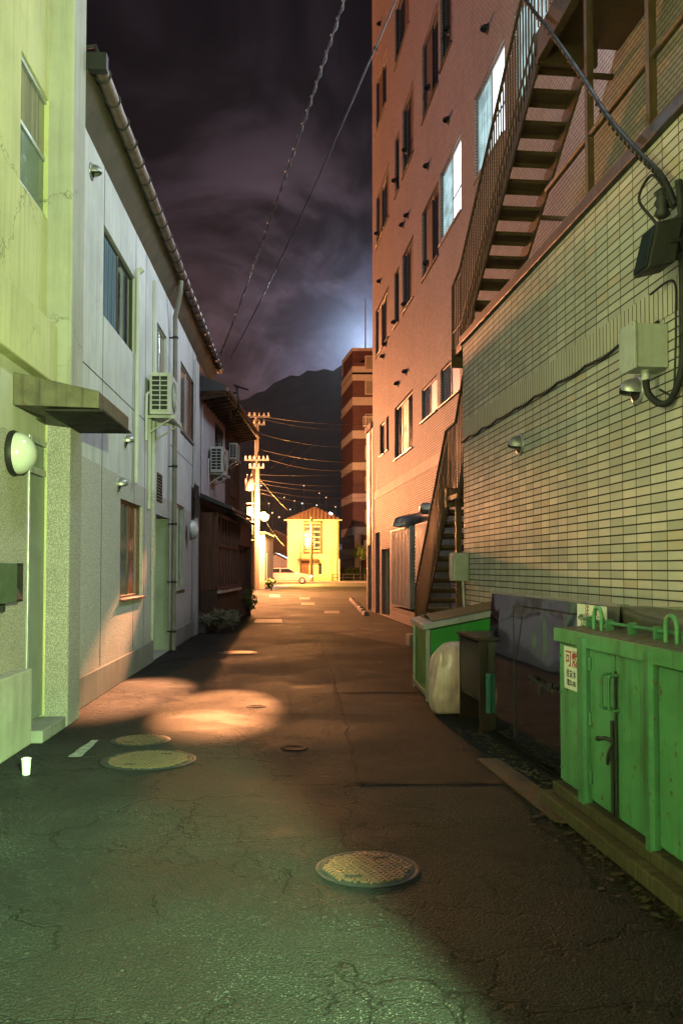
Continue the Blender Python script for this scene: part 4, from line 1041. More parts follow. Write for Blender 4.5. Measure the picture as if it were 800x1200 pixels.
# ------------------------------------------------------------------ red tower
def red_tower():
    Y = 100.0; x0 = at(413.5, 600, Y).x; x1 = 7.2; xf = at(400.6, 600, 108.7).x; H = at(413, 404, Y).z; H2 = at(413, 425, Y).z
    b = thing('apartment_tower', 'tall brick-red apartment tower with pale bands and balconies behind the right-hand buildings', 'apartment tower', ((x0+x1)/2, Y, 0))
    m = MB(FW); m.prism([(Y, x0), (Y, x1), (Y + 18, x1), (Y + 18, xf), (Y + 8.7, xf)], 2, 0, H2); m.build('wall', M['tower_red'], b)
    m = MB(FW); m.prism([(Y + 3, x0 + .0), (Y + 3, x1), (Y + 16, x1), (Y + 16, xf + .15), (Y + 9.2, xf + .15)], 2, H2 + .002, H); m.build('stair_head', M['tower_red'], b)
    m = MB(FW); m.prism([(Y + 2.8, x0 - .1), (Y + 2.8, x1), (Y + 16.2, x1), (Y + 16.2, xf), (Y + 9.2, xf)], 2, H + .002, H + .35); m.build('parapet', M['tower_band'], b)
    zs = [at(430, y, Y).z for y in (674, 649, 622, 583, 546, 509, 470, 441)]
    for i, z in enumerate(zs + [H2 - .9]):
        m = MB(FW); t = .95; e = .10
        m.prism([(Y - e, x0 - e*.6), (Y - e, x1), (Y + 2, x1), (Y + 9.5, xf - e), (Y + 8.7, xf - e)], 2, z - .5, z + .45); m.build('floor_band', M['tower_band'], b)
    m = MB(FW); m.tube([(Y + 6, at(428, 404, Y+6).x, H), (Y + 6, at(428, 404, Y+6).x, at(428, 350, Y+6).z)], [.09, .05], 6); m.build('aerial', M['steel'], b)
    for i, z in enumerate(zs[2:]):
        xa = at(427.5, 500, Y).x; m = MB(FW); m.box(Y - .12, Y - .003, xa, xa + 1.0, z + .75, z + 2.4)
        w = m.build('window', M['tower_band'], b)
        m = MB(FW); m.box(Y - .14, Y - .122, xa + .12, xa + .9, z + .85, z + 2.3); m.build('pane', M['glass_curtain'], w)
    z = zs[6] + .45
    m = MB(FW); xa = at(425, 500, Y).x; 
    z0 = at(425, 500, Y).z; z1 = at(425, 490, Y).z
    m.box(Y - 1.1, Y - .11, xa, xa + 3, z0 - .12, z0); m.box(Y - 1.1, Y - 1.0, xa, xa + 3, z1 - .08, z1)
    for i in range(18): m.box(Y - 1.08, Y - 1.03, xa + i * .17, xa + i * .17 + .04, z0, z1 - .081)
    m.build('balcony', M['porcelain'], b)
    m = MB(FW); x = at(419, 640, Y - 1).x; m.lathe((Y - 1.2, x, 0), (0,0,1), [(.55, 0), (.55, .4), (.42, .5), (.42, at(419, 628, Y).z), (.62, at(419, 626, Y).z)], 16); m.box(Y - 2, Y - .11, x - 2, x1, at(419, 651, Y).z, at(419, 644, Y).z); m.build('porch', M['tower_band'], b)
    m = MB(FW); 
    for k in range(2): m.hexa([(Y - 2.4, at(426, 645, Y).x + k*4, at(426, 645, Y).z), (Y - 2.4, at(426, 645, Y).x + k*4 + 3.6, at(426, 645, Y).z), (Y - .11, at(426, 645, Y).x + k*4 + 3.6, at(426, 645, Y).z), (Y - .11, at(426, 645, Y).x + k*4, at(426, 645, Y).z)], [(Y - 2.3, at(426, 645, Y).x + k*4, at(426, 644, Y).z), (Y - 2.3, at(426, 645, Y).x + k*4 + 3.6, at(426, 644, Y).z), (Y - .11, at(426, 645, Y).x + k*4 + 3.6, at(426, 633, Y).z), (Y - .11, at(426, 645, Y).x + k*4, at(426, 633, Y).z)])
    m.build('entrance_awning', M['sign_white'], b)
red_tower()
def street_tree():
    X, Y = at(422, 676, 90).x, 90
    o = thing('street_tree', 'small round-headed street tree on a pale trunk beside the tower hedge', 'tree', (X, Y, .13))
    m = MB(FW); m.tube([(Y, X, .1), (Y, X + .03, 1.6), (Y + .05, X - .04, 2.6)], [.09, .07, .04], 8)
    for a in range(5): m.tube([(Y, X, 2.0), (Y + .5*math.sin(a*1.3), X + .6*math.cos(a*1.3), 3.0)], [.035, .015], 5)
    m.build('trunk', M['pole'], o)
    m = MB(FW)
    for i in range(1400):
        a = Vector((random.gauss(0,1), random.gauss(0,1), random.gauss(0,.55))).normalized() * (random.random()**.45)
        p = Vector((X + a.x*.95 + .1*mnoise.noise(a*3), Y + a.y*.9, 3.0 + a.z*.85)); d1 = Vector((random.gauss(0,1), random.gauss(0,1), random.gauss(0,1))).normalized(); d2 = d1.orthogonal()
        if mnoise.noise(p*1.9) < -.12: continue
        q = [p, p + d1*.07 + d2*.05, p + d1*.15, p + d1*.07 - d2*.05]; m.quad(*[(v.y, v.x, v.z) for v in q])
    m.build('crown', M['leaf_lit'], o)
street_tree()
m = MB(FW); xa, xb = at(398, 675, 91).x, at(437, 675, 91).x
for i in range(5200):
    p = Vector((random.uniform(xa, xb), 91 + random.uniform(0, 1.2), .1 + 1.25 * random.random()**.7 + .25*mnoise.noise(Vector((random.random()*20, 1, 1)))))
    p.z += .22 * mnoise.noise(Vector((p.x * 1.4, p.y, 3)))
    d1 = Vector((random.gauss(0,1), random.gauss(0,1), random.gauss(0,1))).normalized(); d2 = d1.orthogonal()
    q = [p, p + d1*.06 + d2*.045, p + d1*.13, p + d1*.06 - d2*.045]; m.quad(*[(v.y, v.x, v.z) for v in q])
o = m.build('clipped_hedge', M['leaf_lit']); tag(o, 'clipped green hedge along the foot of the red tower', 'hedge')
def guard_rail():
    Y = 82; xa, xb = at(389.5, 680, Y).x, at(440, 680, Y).x
    o = thing('guard_rail', 'low dark metal guard rail along the far pavement below the hedge', 'guard rail', ((xa+xb)/2, Y, .13))
    zr = [at(400, y, Y).z for y in (673, 677, 681)]
    for z in zr:
        m = MB(FW); m.tube([(Y, xa, z), (Y, xb, z)], .035, 6); m.build('rail', M['iron'], o)
    x = xa
    while x <= xb + .01: m = MB(FW); m.tube([(Y, x, .12), (Y, x, zr[0] + .03)], .05, 6); m.build('post', M['iron'], o); x += (xb - xa) / 4
guard_rail()
p = at(397.5, 690, 81.5); m = MB(FW); m.tube([(81.5, p.x, .12), (81.5, p.x, at(397.5, 655, 81.5).z)], .06, 8); o = m.build('marker_post', M['sign_white']); tag(o, 'slim white marker post at the right corner of the yellow house', 'post')
# ------------------------------------------------------------------ car crossing the street end
def car():
    Y = 77.0; xa, xb = at(309.5, 670, Y).x, at(365, 670, Y).x; L = xb - xa; w = 1.65
    o = thing('passing_car', 'cream hatchback crossing the street end with its headlights on', 'car', ((xa+xb)/2, Y, .004))
    def X(t): return xa + L * t
    prof = [(0.02,.30),(0.0,.55),(.02,.86),(.05,.95),(.16,1.30),(.24,1.40),(.45,1.42),(.54,1.38),(.68,1.0),(.74,.94),(.93,.84),(.985,.72),(1.0,.50),(.985,.28)]
    m = MB(FW)
    rings = []
    for k, (y, sx) in enumerate(((Y - w/2 + .02, .97), (Y - w/2 + .0, 1.0), (Y + w/2, 1.0), (Y + w/2 - .02, .97))):
        pass
    body = [(t, z) for t, z in prof if True]
    low = [(t, min(z, .93)) for t, z in prof]
    # lower body full width, cabin tapering in towards the roof
    m.prism([(X(t), z) for t, z in [(0.02,.28),(0,.55),(.02,.86),(.05,.94),(.70,.96),(.93,.84),(.985,.72),(1.0,.5),(.985,.26)]], 0, Y - w/2, Y + w/2)
    m.hexa([(Y - w/2 + .03, X(.05), .93), (Y - w/2 + .03, X(.72), .94), (Y + w/2 - .03, X(.72), .94), (Y + w/2 - .03, X(.05), .93)], [(Y - w/2 + .20, X(.17), 1.42), (Y - w/2 + .20, X(.52), 1.42), (Y + w/2 - .20, X(.52), 1.42), (Y + w/2 - .20, X(.17), 1.42)])
    m.build('body', M['car'], o, bevel=.05, seg=3)
    def side(t0, t1, b0, b1, name='side_window'):
        m = MB(FW); y0, y1 = Y - w/2 + .05, Y - w/2 + .172
        m.hexa([(y0 - .025, X(t0), .99), (y0 - .025, X(t1), .99), (y0 + .02, X(t1), .99), (y0 + .02, X(t0), .99)], [(y1 - .025, X(b0), 1.34), (y1 - .025, X(b1), 1.34), (y1 + .02, X(b1), 1.34), (y1 + .02, X(b0), 1.34)]); m.build(name, M['glass'], o)
    side(.10, .34, .185, .34); side(.36, .66, .36, .53)
    for t in (.18, .81):
        for yy in (Y - w/2 - .01, Y + w/2 - .17):
            m = MB(FW); m.lathe((yy, X(t), .30), (1,0,0), [(.29, 0), (.30, .03), (.30, .15), (.29, .18)], 20); wl = m.build('wheel', M['tyre'], o)
            m = MB(FW); m.lathe((yy - .004, X(t), .30), (1,0,0), [(.19, 0), (.19, .19)], 14); m.build('rim', M['alu'], wl)
    for yy in (Y - w/2 + .02, Y + w/2 - .32):
        m = MB(FW); m.box(yy, yy + .30, X(.965), X(.965) + .17, .60, .74); m.build('headlight', M['headlamp'], o, bevel=.03)
    m = MB(FW); m.box(Y - w/2 + .05, Y - w/2 + .25, X(-.004), X(.012), .62, .8); m.build('tail_light', M['ink_red'], o)
    m = MB(FW); m.box(Y - w/2 + .02, Y + w/2 - .02, X(.97), X(1.012), .30, .48); m.build('bumper', M['car'], o, bevel=.04)
car()
# ------------------------------------------------------------------ white lamp by the house, distant town and hill
def white_lamp():
    Y = 93; p = at(387, 602.5, Y)
    o = thing('street_lamp', 'bright white street lamp rising behind the right end of the yellow house roof', 'street lamp', (p.x, Y, 0))
    m = MB(FW); m.tube([(Y, p.x, 0), (Y, p.x, p.z - .1)], [.09, .06], 8); m.build('pole', M['steel'], o)
    m = MB(FW); m.lathe((Y, p.x, p.z), (0,0,1), [(.001, -.2), (.15, -.13), (.2, 0), (.15, .13), (.001, .2)], 14); m.build('lamp_globe', M['bulb_white'], o)
    lamp('white_street_light', 'POINT', (p.x, Y - .5, p.z), 350, (.85, .93, 1.0), .2)
white_lamp()
def hill():
    Y0 = 520
    ridge = [(-420, 560), (-200, 545), (0, 520), (120, 497), (200, 484), (260, 478), (285, 470), (305, 457), (330, 444), (355, 439), (380, 433), (400, 428), (430, 418), (470, 402), (520, 396), (600, 410), (800, 450), (1100, 520)]
    pts = []; fs = []
    xs = [ -420 + i * 10 for i in range(153)]
    def ry(x):
        for (a, ya), (b, yb) in zip(ridge, ridge[1:]):
            if a <= x <= b: return ya + (yb - ya) * (x - a) / (b - a)
        return 560
    R = 26
    for x in xs:
        top = at(x, ry(x), Y0 + 260); zt = top.z + 6 * mnoise.noise(Vector((x * .06, 0, 0))) + 2.2 * mnoise.noise(Vector((x * .31, 5, 0)))
        for j in range(R + 1):
            t = j / R; Y = 190 + (Y0 + 260 - 190) * t ** .8
            X = (x - 400) / FPX * (Y * .35 + (Y0 + 260) * .65)
            z = zt * (t ** 1.35) * (1 + .10 * (1 - t) * mnoise.noise(Vector((X * .012, Y * .012, 2)))) + 5 * t * (1 - t) * mnoise.noise(Vector((X * .035, Y * .035, 7)))
            pts.append((Y, X, max(z, -.5)))
    n = len(xs)
    for i in range(n - 1):
        for j in range(R): a = i * (R+1) + j; fs.append((a, a+1, a+R+2, a+R+1))
    m = MB(FW); m.add(pts, fs, True); struct(m.build('hill', M['hill']))
hill()
random.seed(21)
def hill_z(x, Y):
    """height of the hill's foot under a far house"""
    return max(0, ((Y - 190) / 590)) ** 1.7 * 170
proto = None
spots = [(322, 118, 0), (331, 140, 1), (318, 165, 2), (345, 180, 0), (378, 170, 1), (392, 190, 2), (352, 150, 1), (326, 205, 2), (368, 215, 0), (340, 235, 1), (386, 240, 2), (311, 225, 0)]
looks = ['dark gabled hillside house', 'low dark house', 'steep-roofed dark house']
for i, (x, Y, k) in enumerate(spots):
    w = random.uniform(6, 9); h = random.uniform(3.2, 5.5)
    X = at(x, 640, Y).x; zb = hill_z(x, Y)
    b = thing('hillside_house', f'{looks[k]} ' + ['just behind the low shed', 'left of the yellow roof, second row', 'far left on the slope by the utility pole', 'above the yellow roof ridge', 'right of the white street lamp', 'against the red tower, far up', 'directly over the yellow roof', 'on the slope above the sodium lamp', 'on the upper slope over the yellow house', 'high on the left of the slope', 'topmost beside the red tower', 'topmost on the far left'][i], 'house', (X, Y, zb - 1), 'houses at the foot of the hill')
    m = MB(FW); m.prism([(X - w/2, zb - 1), (X + w/2, zb - 1), (X + w/2, zb + h), (X, zb + h + 1.6), (X - w/2, zb + h)], 0, Y, Y + 7); m.build('wall', M['house_dark'], b)
    m = MB(FW)
    for sg in (-1, 1): m.hexa([(Y - .4, X, zb + h + 1.62), (Y - .4, X + sg*(w/2 + .5), zb + h - .15), (Y + 7.4, X + sg*(w/2 + .5), zb + h - .15), (Y + 7.4, X, zb + h + 1.62)], [(Y - .4, X, zb + h + 1.85), (Y - .4, X + sg*(w/2 + .5), zb + h + .08), (Y + 7.4, X + sg*(w/2 + .5), zb + h + .08), (Y + 7.4, X, zb + h + 1.85)])
    m.build('roof', M['roof_tile'], b)
    m = MB(FW); m.box(Y - .08, Y - .01, X - w*.3, X - w*.1, zb + .9, zb + 2.3); m.build('window', M[('town_warm', 'glass', 'town_white', 'glass')[i % 4]], b)
    m = MB(FW); m.box(Y - .08, Y - .01, X + w*.12, X + w*.32, zb + .9, zb + 2.3); m.build('window', M[('glass', 'town_warm', 'glass')[i % 3]], b)
lit = [(365, 597, 190, .16, 1), (319, 601, 150, .16, 0), (327, 606, 130, .14, 0), (306, 569, 230, .2, 1), (356, 569, 260, .22, 0), (371, 592, 250, .18, 1), (333, 583, 250, .2, 0), (345, 587, 240, .18, 0), (354, 590, 220, .18, 1), (382, 583, 260, .18, 0), (315, 590, 200, .16, 0), (393, 594, 230, .16, 0), (340, 597, 190, .13, 1), (374, 578, 280, .18, 0)]
where = ['above the yellow roof ridge, white and brightest', 'just right of the sodium street lamp', 'lower right of the sodium street lamp', 'high beside the utility pole, whitish', 'alone in mid slope over the yellow house', 'white, right of the roof ridge', 'on the slope left of the yellow house', 'between two dim lamps left of the ridge', 'small white one left of the ridge', 'on the slope near the red tower', 'orange one over the sodium street lamp', 'close against the red tower', 'tiny white one at the left roof corner', 'highest one near the red tower']
for i, (x, y, Y, r, wht) in enumerate(lit):
    p = at(x, y, Y); o = thing('distant_lamp', 'tiny far street lamp ' + where[i], 'street lamp', (p.x, Y, hill_z(x, Y) - .5), 'street lamps on the far slope')
    m = MB(FW); m.tube([(Y, p.x, hill_z(x, Y) - .5), (Y, p.x, p.z)], .05, 5); m.build('pole', M['iron'], o)
    m = MB(FW); m.lathe((Y, p.x, p.z), (0,0,1), [(.001, -r), (r*.8, -r*.5), (r, 0), (r*.8, r*.5), (.001, r)], 10); m.build('lamp_head', M['town_white' if wht else 'town_warm'], o)
# ------------------------------------------------------------------ tall tiled building, right
random.seed(5)
KB = 3.9
HB = 24.0
SB0, SB1 = 3.2, 27.9
def tall_building():
    F = FR
    b = thing('tall_building', 'tall tiled building on the right with lit white windows and rows of dark ones', 'building', F.P(18, KB, 0))
    def rect(xa, xb, xm, yt, yb):
        sa = hit(F, xa, 400, KB)[0]; sb = hit(F, xb, 400, KB)[0]
        zt = hit(F, xm, yt, KB)[1]; zb = hit(F, xm, yb, KB)[1]
        s0, s1 = min(sa, sb), max(sa, sb); return (s0, s1, zb, zt)
    def fl(xa, xb, zb, zt):
        sa = hit(F, xa, 400, KB)[0]; sb = hit(F, xb, 400, KB)[0]; return (min(sa, sb), max(sa, sb), zb, zt)
    # storeys from the photograph: sills at 4.8, 8.2, 11.8 and 15.3 m
    wins = [(fl(441, 456, 11.65, 13.25), 3, ('blind', 'glass', 'blind')), (fl(463, 468, 11.7, 13.3), 1, ('glass',)), (fl(472, 485, 11.7, 13.5), 2, ('blind', 'glass')),
            (fl(495.5, 514.5, 11.8, 13.6), 2, ('glass', 'blind')), (fl(517, 531, 11.9, 13.6), 2, ('blind', 'glass')), (fl(463.5, 480, 15.3, 17.0), 2, ('blind', 'glass')), (fl(441, 453, 15.3, 17.0), 2, ('glass', 'blind')), (fl(495, 512, 15.3, 17.0), 2, ('glass', 'blind')),
            (fl(440, 455.5, 8.15, 9.65), 3, ('blind', 'glass', 'blind')), (fl(462, 467.5, 8.1, 9.6), 1, ('glass',)), (fl(471.5, 484.5, 8.1, 9.65), 2, ('blind', 'glass')), (fl(494.5, 514, 8.1, 9.7), 2, ('glass', 'blind')),
            (fl(462, 483, 4.42, 5.85), 3, ('glass', 'blind', 'glass')), (fl(444.8, 450, 4.87, 5.85), 1, ('glass',)), (fl(452.3, 455.2, 4.87, 5.85), 1, ('glass',))]
    lit = [(fl(516, 541, 8.22, 9.72), 2), (fl(557, 593, 8.28, 9.80), 2), (fl(605, 645, 8.28, 9.80), 2)]
    blue = [fl(493.6, 511.6, 4.82, 5.58), fl(515.5, 538.5, 4.82, 5.58)]
    doors = [fl(439.5, 444.5, .006, 2.55), fl(446.5, 456, .05, 2.0)]
    holes = [w[0] for w in wins] + [w[0] for w in lit] + blue + [d + (.25,) for d in doors]
    wall_part(b, F, 'facade', 'tile_big', SB0, SB1, 0, HB, KB, -1, holes, .11, back=14)
    m = MB(F); m.box(SB0 - .1, SB1 + .1, KB - .12, 14.1, HB + .002, HB + .5); m.build('parapet', M['coping'], b, bevel=.02)
    for (r, c, panes) in wins: window(b, F, *r, KB, -1, .09, c, 1, 'bronze', panes, True, .045)
    for i, (r, c) in enumerate(lit):
        window(b, F, *r, KB, -1, .09, 2, 1, 'alu', ('lit_white', 'lit_cyan') if i < 2 else ('lit_blind', 'lit_cyan'), True, .045, [r[0] + (r[1]-r[0]) * .50])
        # lower edge of a half-drawn blind
        m = MB(F); mid = r[0] + (r[1]-r[0]) * .50; m.box(r[0] + .05, mid - .04, KB + .035, KB + .045, r[2] + .52, r[2] + .555); m.build('blind_rail', M['galv_panel'], b)
    for r, c in lit: window_light('window_light', F, r[0], r[1], KB - .06, r[2], r[3], 210, (.72, .86, 1.0))
    for r in blue: window(b, F, *r, KB, -1, .07, 2, 1, 'bronze', ('lit_blue', 'glass_teal'), True, .04)
    # hoods between the windows
    for (x, y) in ((446, 28), (441.5, 57), (526, 35), (571, 34), (503, 103), (525.5, 141), (476, 176), (463.5, 212), (501.5, 195), (478, 253), (472.5, 264), (445.5, 330), (442.5, 274), (501.5, 309), (475, 357), (463, 378), (466.5, 450), (476, 436), (452, 404), (449.5, 418)):
        s, z = hit(F, x, y, KB); vent_hood(b, F, s, z, KB, -1, .075, 'iron', .11)
    # soldier course over the ground floor
    m = MB(F); z = 3.62; m.box(11.4, SB1 - .02, KB - .012, KB - .002, z, z + .24); m.build('soldier_course', M['tile_soldier_big'], b)
    # ground-floor doors
    for r in doors:
        s0, s1, z0, z1 = r
        m = MB(F); m.box(s0 + .05, s1 - .05, KB + .20, KB + .24, z0 + .01, z1 - .03); d = m.build('door', M['bronze'], b)
        m = MB(F); m.box(s0 + .002, s0 + .05, KB + .12, KB + .25, z0 + .003, z1 - .003); m.box(s1 - .05, s1 - .002, KB + .12, KB + .25, z0 + .003, z1 - .003); m.box(s0 + .05, s1 - .05, KB + .12, KB + .25, z1 - .05, z1 - .003); m.build('door_frame', M['alu'], d)
        m = MB(F); m.tube([(s0 + .14, KB + .2, 1.0), (s0 + .14, KB + .14, 1.0), (s0 + .26, KB + .14, 1.0)], .012, 6); m.build('handle', M['steel'], d)
    # drain channel and down pipes
    m = MB(F); m.tube([(17.0, KB - .07, 3.6), (17.0, KB - .07, .05)], .04, 8); m.build('downpipe', M['pipe'], b)
    return b
tall_building()
# metal store with shutters and ducts fixed on the tall building's foot
def store():
    F = FR; k = KB - .42
    sa = hit(F, 457, 700, k)[0]; sb = hit(F, 480.5, 700, k)[0]; sc = hit(F, 486.5, 700, k)[0]; sd = sc - 1.5
    o = thing('wall_cabinet', 'weathered ribbed sheet-metal cabinet with round ducts, fixed to the tiled wall behind the stairs', 'cabinet', F.P((sa+sd)/2, k, .55))
    z0, z1 = .52, 2.38
    m = MB(F); m.box(sb, sa, k, KB - .004, z0, z1); m.build('casing', M['galv_panel'], o, bevel=.01)
    m = MB(F); n = 14
    for i in range(n): s = sb + .05 + (sa - sb - .1) * i / n; m.box(s, s + .05, k - .014, k - .001, z0 + .03, z1 - .03)
    m.build('ribbed_panel', M['galv_panel'], o)
    m = MB(F); m.box(sc + .002, sb - .003, k + .12, KB - .004, z0 - .04, z1 - .05); lv = m.build('louvre_bay', M['dark_in'], o)
    m = MB(F)
    for i in range(22): z = z0 + .05 + i * .078; m.box(sc + .02, sb - .02, k + .07, k + .118, z, z + .02)
    m.build('louvre_blades', M['steel'], lv)
    m = MB(F); m.box(sd, sc, k, KB - .004, z0, z1); m.build('casing', M['galv_panel'], o, bevel=.01)
    m = MB(F)
    for i in range(12): s = sd + .05 + (sc - sd - .1) * i / 12; m.box(s, s + .05, k - .014, k - .001, z0 + .03, z1 - .03)
    m.build('ribbed_panel', M['galv_panel'], o)
    m = MB(F); m.box(sd - .02, sa - .5, k - .03, KB - .004, z0 - .14, z0 - .045); m.build('shelf', M['coping'], o)
    m = MB(F); m.tube([(sb + .7, KB - .004, z1 + .16), (sb + .7, k + .1, z1 + .16), (sb + .9, k - .12, z1 + .12), (sb + .9, k - .14, z1 + .02)], .13, 12); m.tube([(sd + .4, KB - .1, z1 + .16), (sb + .1, k + .18, z1 + .16), (sb + .30, k - .02, z1 + .12), (sb + .32, k - .08, z1 + .02)], .14, 12); m.build('duct', M['steel'], o)
    m = MB(F); m.lathe((sd + .2, k + .1, z1 + .25), (0, -1, 0), [(.12, 0), (.12, .2), (.05, .26)], 12); m.build('duct', M['steel'], o)
store()
# building beyond it, lit bright by the street lamp
def far_tiled():
    F = FR; k = KB; s0, s1 = 27.92, 29.45
    b = thing('tiled_building', 'low tiled building past the tall one, lit golden by the street lamp', 'building', F.P(28.7, k, 0))
    d = (s0 + .3, s0 + 1.2, .006, 2.2, .2)
    wall_part(b, F, 'facade', 'tile_near', s0, s1, 0, 6.05, k, -1, [d], .15, back=12)
    m = MB(F); m.box(s0, s1, k - .06, 12, 6.052, 6.25); m.build('coping', M['tower_band'], b)
    m = MB(F); m.box(d[0], d[1], k + .14, k + .18, .01, 2.19); m.build('door', M['darkwood'], b)
    m = MB(F); m.tube([(s0 + .12, k - .05, 6.0), (s0 + .12, k - .05, .1)], .03, 8); m.build('downpipe', M['pipe'], b)
far_tiled()
# dashed kerb blocks along the right side
pa, pb = ground(412, 704), ground(428, 721)
first = None
looks = ['farthest', 'second farthest', 'third from the far end', 'fourth from the far end', 'fifth from the far end', 'sixth from the far end', 'seventh from the far end', 'nearest']
for i in range(8):
    q = pa.lerp(pb, i / 7)
    if first is None:
        m = MB(FR); s, d, _ = FR.local(q); m.prism([(d - .09, .003), (d + .09, .003), (d + .06, .13), (d - .06, .13)], 0, s - .28, s + .28); first = m.build('kerb_block', M['kerb'], bevel=.012)
        tag(first, 'farthest worn white kerb block along the right edge of the road', 'kerb block', 'kerb blocks along the right side')
    else:
        c = first.copy(); C.objects.link(c); s0, d0, _ = FR.local(pa); c.location = first.location + (q - pa); c['label'] = looks[i] + ' worn white kerb block along the right edge of the road'

# ------------------------------------------------------------------ near single-storey tiled building, right
KN = 2.82; SN1 = 11.35; HN = 4.46
def near_building():
    F = FR
    b = thing('tiled_annex', 'single-storey annex faced in cream stack-bonded tiles along the right of the alley', 'building', F.P(6, KN, 0))
    zs = 3.17
    wall_part(b, F, 'facade', 'tile_near', -9, SN1, 0, HN, KN, -1, [], .1, back=KB - .004)
    m = MB(F); m.box(-9, SN1 - .001, KN - .008, KN - .001, zs, zs + .235); m.build('soldier_course', M['tile_soldier'], b)
    m = MB(F); m.box(-9, SN1 + .04, KN - .05, KB - .004, HN + .003, HN + .11); m.build('coping', M['coping'], b, bevel=.01)
    m = MB(F); m.box(-1.0, .25, 1.38, KN - .002, 0, 4.2); m.build('shadow_blocker', M['tile_near'], b)  # unseen block added to cast the shadow edge of the green pool
    # cable sagging along the soldier course
    pts = []; n = 60
    for i in range(n + 1):
        s = 5.68 + (SN1 - 5.68) * i / n; pts.append((s, KN - .026, zs - .012 - .025 * abs(math.sin(i * .45)) + .012 * mnoise.noise(Vector((i * .3, 0, 0)))))
    m = MB(F); m.tube(pts, .012, 6); m.build('wall_cable', M['cable'], b)
near_building()
def roof_rail():
    F = FR; k = 2.95
    o = thing('roof_guard_rail', 'brown tube guard rail standing along the edge of the annex roof', 'guard rail', F.P(6, k, HN + .11))
    for z in (4.74, 5.27):
        m = MB(F); m.tube([(1.5, k, z), (8.35 if z > 5 else 11.2, k, z)], .028, 8); m.build('rail', M['stair'], o)
    for x in (690, 763):
        s = hit(F, x, 150, k)[0]; m = MB(F); m.box(s - .03, s + .03, k - .03, k + .03, HN + .112, 7.0); m.build('post', M['stair'], o)
    for s in (1.6, 3.4, 10.0): m = MB(F); m.tube([(s, k, HN + .112), (s, k, 5.25 if s < 9 else 4.74)], .024, 8); m.build('post', M['stair'], o)
roof_rail()
def flight(o, F, sA, zA, sB, zB, k0, k1, n, tread=.26, rise_plate=.05, stringers=True):
    """a straight run of open steel treads between two stringers, from A (bottom) to B (top)"""
    for i in range(n):
        t = (i + .5) / n; s = sA + (sB - sA) * t; z = zA + (zB - zA) * (i + 1) / n
        m = MB(F); m.box(s - tread/2, s + tread/2, k0 + .03, k1 - .03, z - .045, z); m.box(s + tread/2 - .012, s + tread/2, k0 + .03, k1 - .03, z - .09, z - .046)
        m.build('tread', M['stair'], o)
    for k in (k0, k1 - .028):
        m = MB(F); h = .14
        m.hexa([(sA + .12, k, zA - h), (sB, k, zB - h), (sB, k + .028, zB - h), (sA + .12, k + .028, zA - h)], [(sA + .12, k, zA + .16), (sB, k, zB + .16), (sB, k + .028, zB + .16), (sA + .12, k + .028, zA + .16)])
        m.build('stringer', M['stair'], o)
def upper_stairs():
    F = FR; k0, k1 = 3.0, 3.56
    sA, zA, sB, zB = 12.05, 4.72, 8.75, 6.95
    o = thing('upper_stairs', 'brown steel stair flight rising over the annex roof to a landing', 'stairs', F.P(10.4, 3.3, 4.6))
    flight(o, F, sA, zA, sB, zB, k0, k1, 11, .24)
    # landing at the top with its deep end beam
    m = MB(F); m.box(3.0, sB - .002, k0 - .02, KB - .004, 7.02, 7.14); m.build('landing', M['stair'], o)
    m = MB(F); m.box(sB - .06, sB + .0, k0 - .02, k1 + .08, 6.80, 7.018); m.box(3.0, sB - .062, k0 - .02, k0 + .06, 6.82, 7.018); m.build('landing_beam', M['stair'], o)
    m = MB(F)
    for s in (4.2, 5.6, 7.0): m.box(s, s + .08, k0 + .07, KB - .01, 6.86, 7.017)
    m.build('landing_joists', M['stair'], o)
    # foot platform
    m = MB(F); m.box(sA + .02, sA + .55, k0 - .02, KB - .004, 4.60, 4.70); m.box(sA + .50, sA + .56, k0 - .06, k1, 4.44, 4.72); m.build('foot_platform', M['stair'], o, bevel=.008)
    # outer balustrade: hand rail and upright bars
    kr = k0 - .03; m = MB(F)
    rail = [(sA + .52, kr, 4.72), (sA + .52, kr, 5.66), (sA + .05, kr, 5.78), (sB + .1, kr, 8.05), (sB - 1.2, kr, 8.12), (3.0, kr, 8.12)]
    m.tube(rail, .022, 8); m.build('hand_rail', M['stair'], o)
    m = MB(F); n = 34
    for i in range(n + 1):
        s = sA - (sA - sB) * i / n; z = zA + (zB - zA) * i / n
        m.tube([(s, kr, z - .06), (s, kr, z + 1.06)], .010, 5)
    for i in range(5): s = sA + .08 + .44 * i / 4; m.tube([(s, kr, 4.70), (s, kr, 5.68)], .010, 5)
    for i in range(44): s = sB - .12 - i * .125; m.tube([(s, kr, 7.14), (s, kr, 8.1)], .010, 5)
    m.tube([(sA + .52, kr, 4.95), (sA, kr, 4.95), (sB, kr, 7.15)], .014, 6)
    m.build('balusters', M['stair'], o)
    for s in (sA - .2, sA - 1.7, sB + .15): 
        z = zA + (zB - zA) * (sA - s) / (sA - sB); m = MB(F); m.box(s - .02, s + .02, k1 + .002, KB - .004, z - .06, z - .01); m.build('wall_tie', M['stair'], o)
upper_stairs()
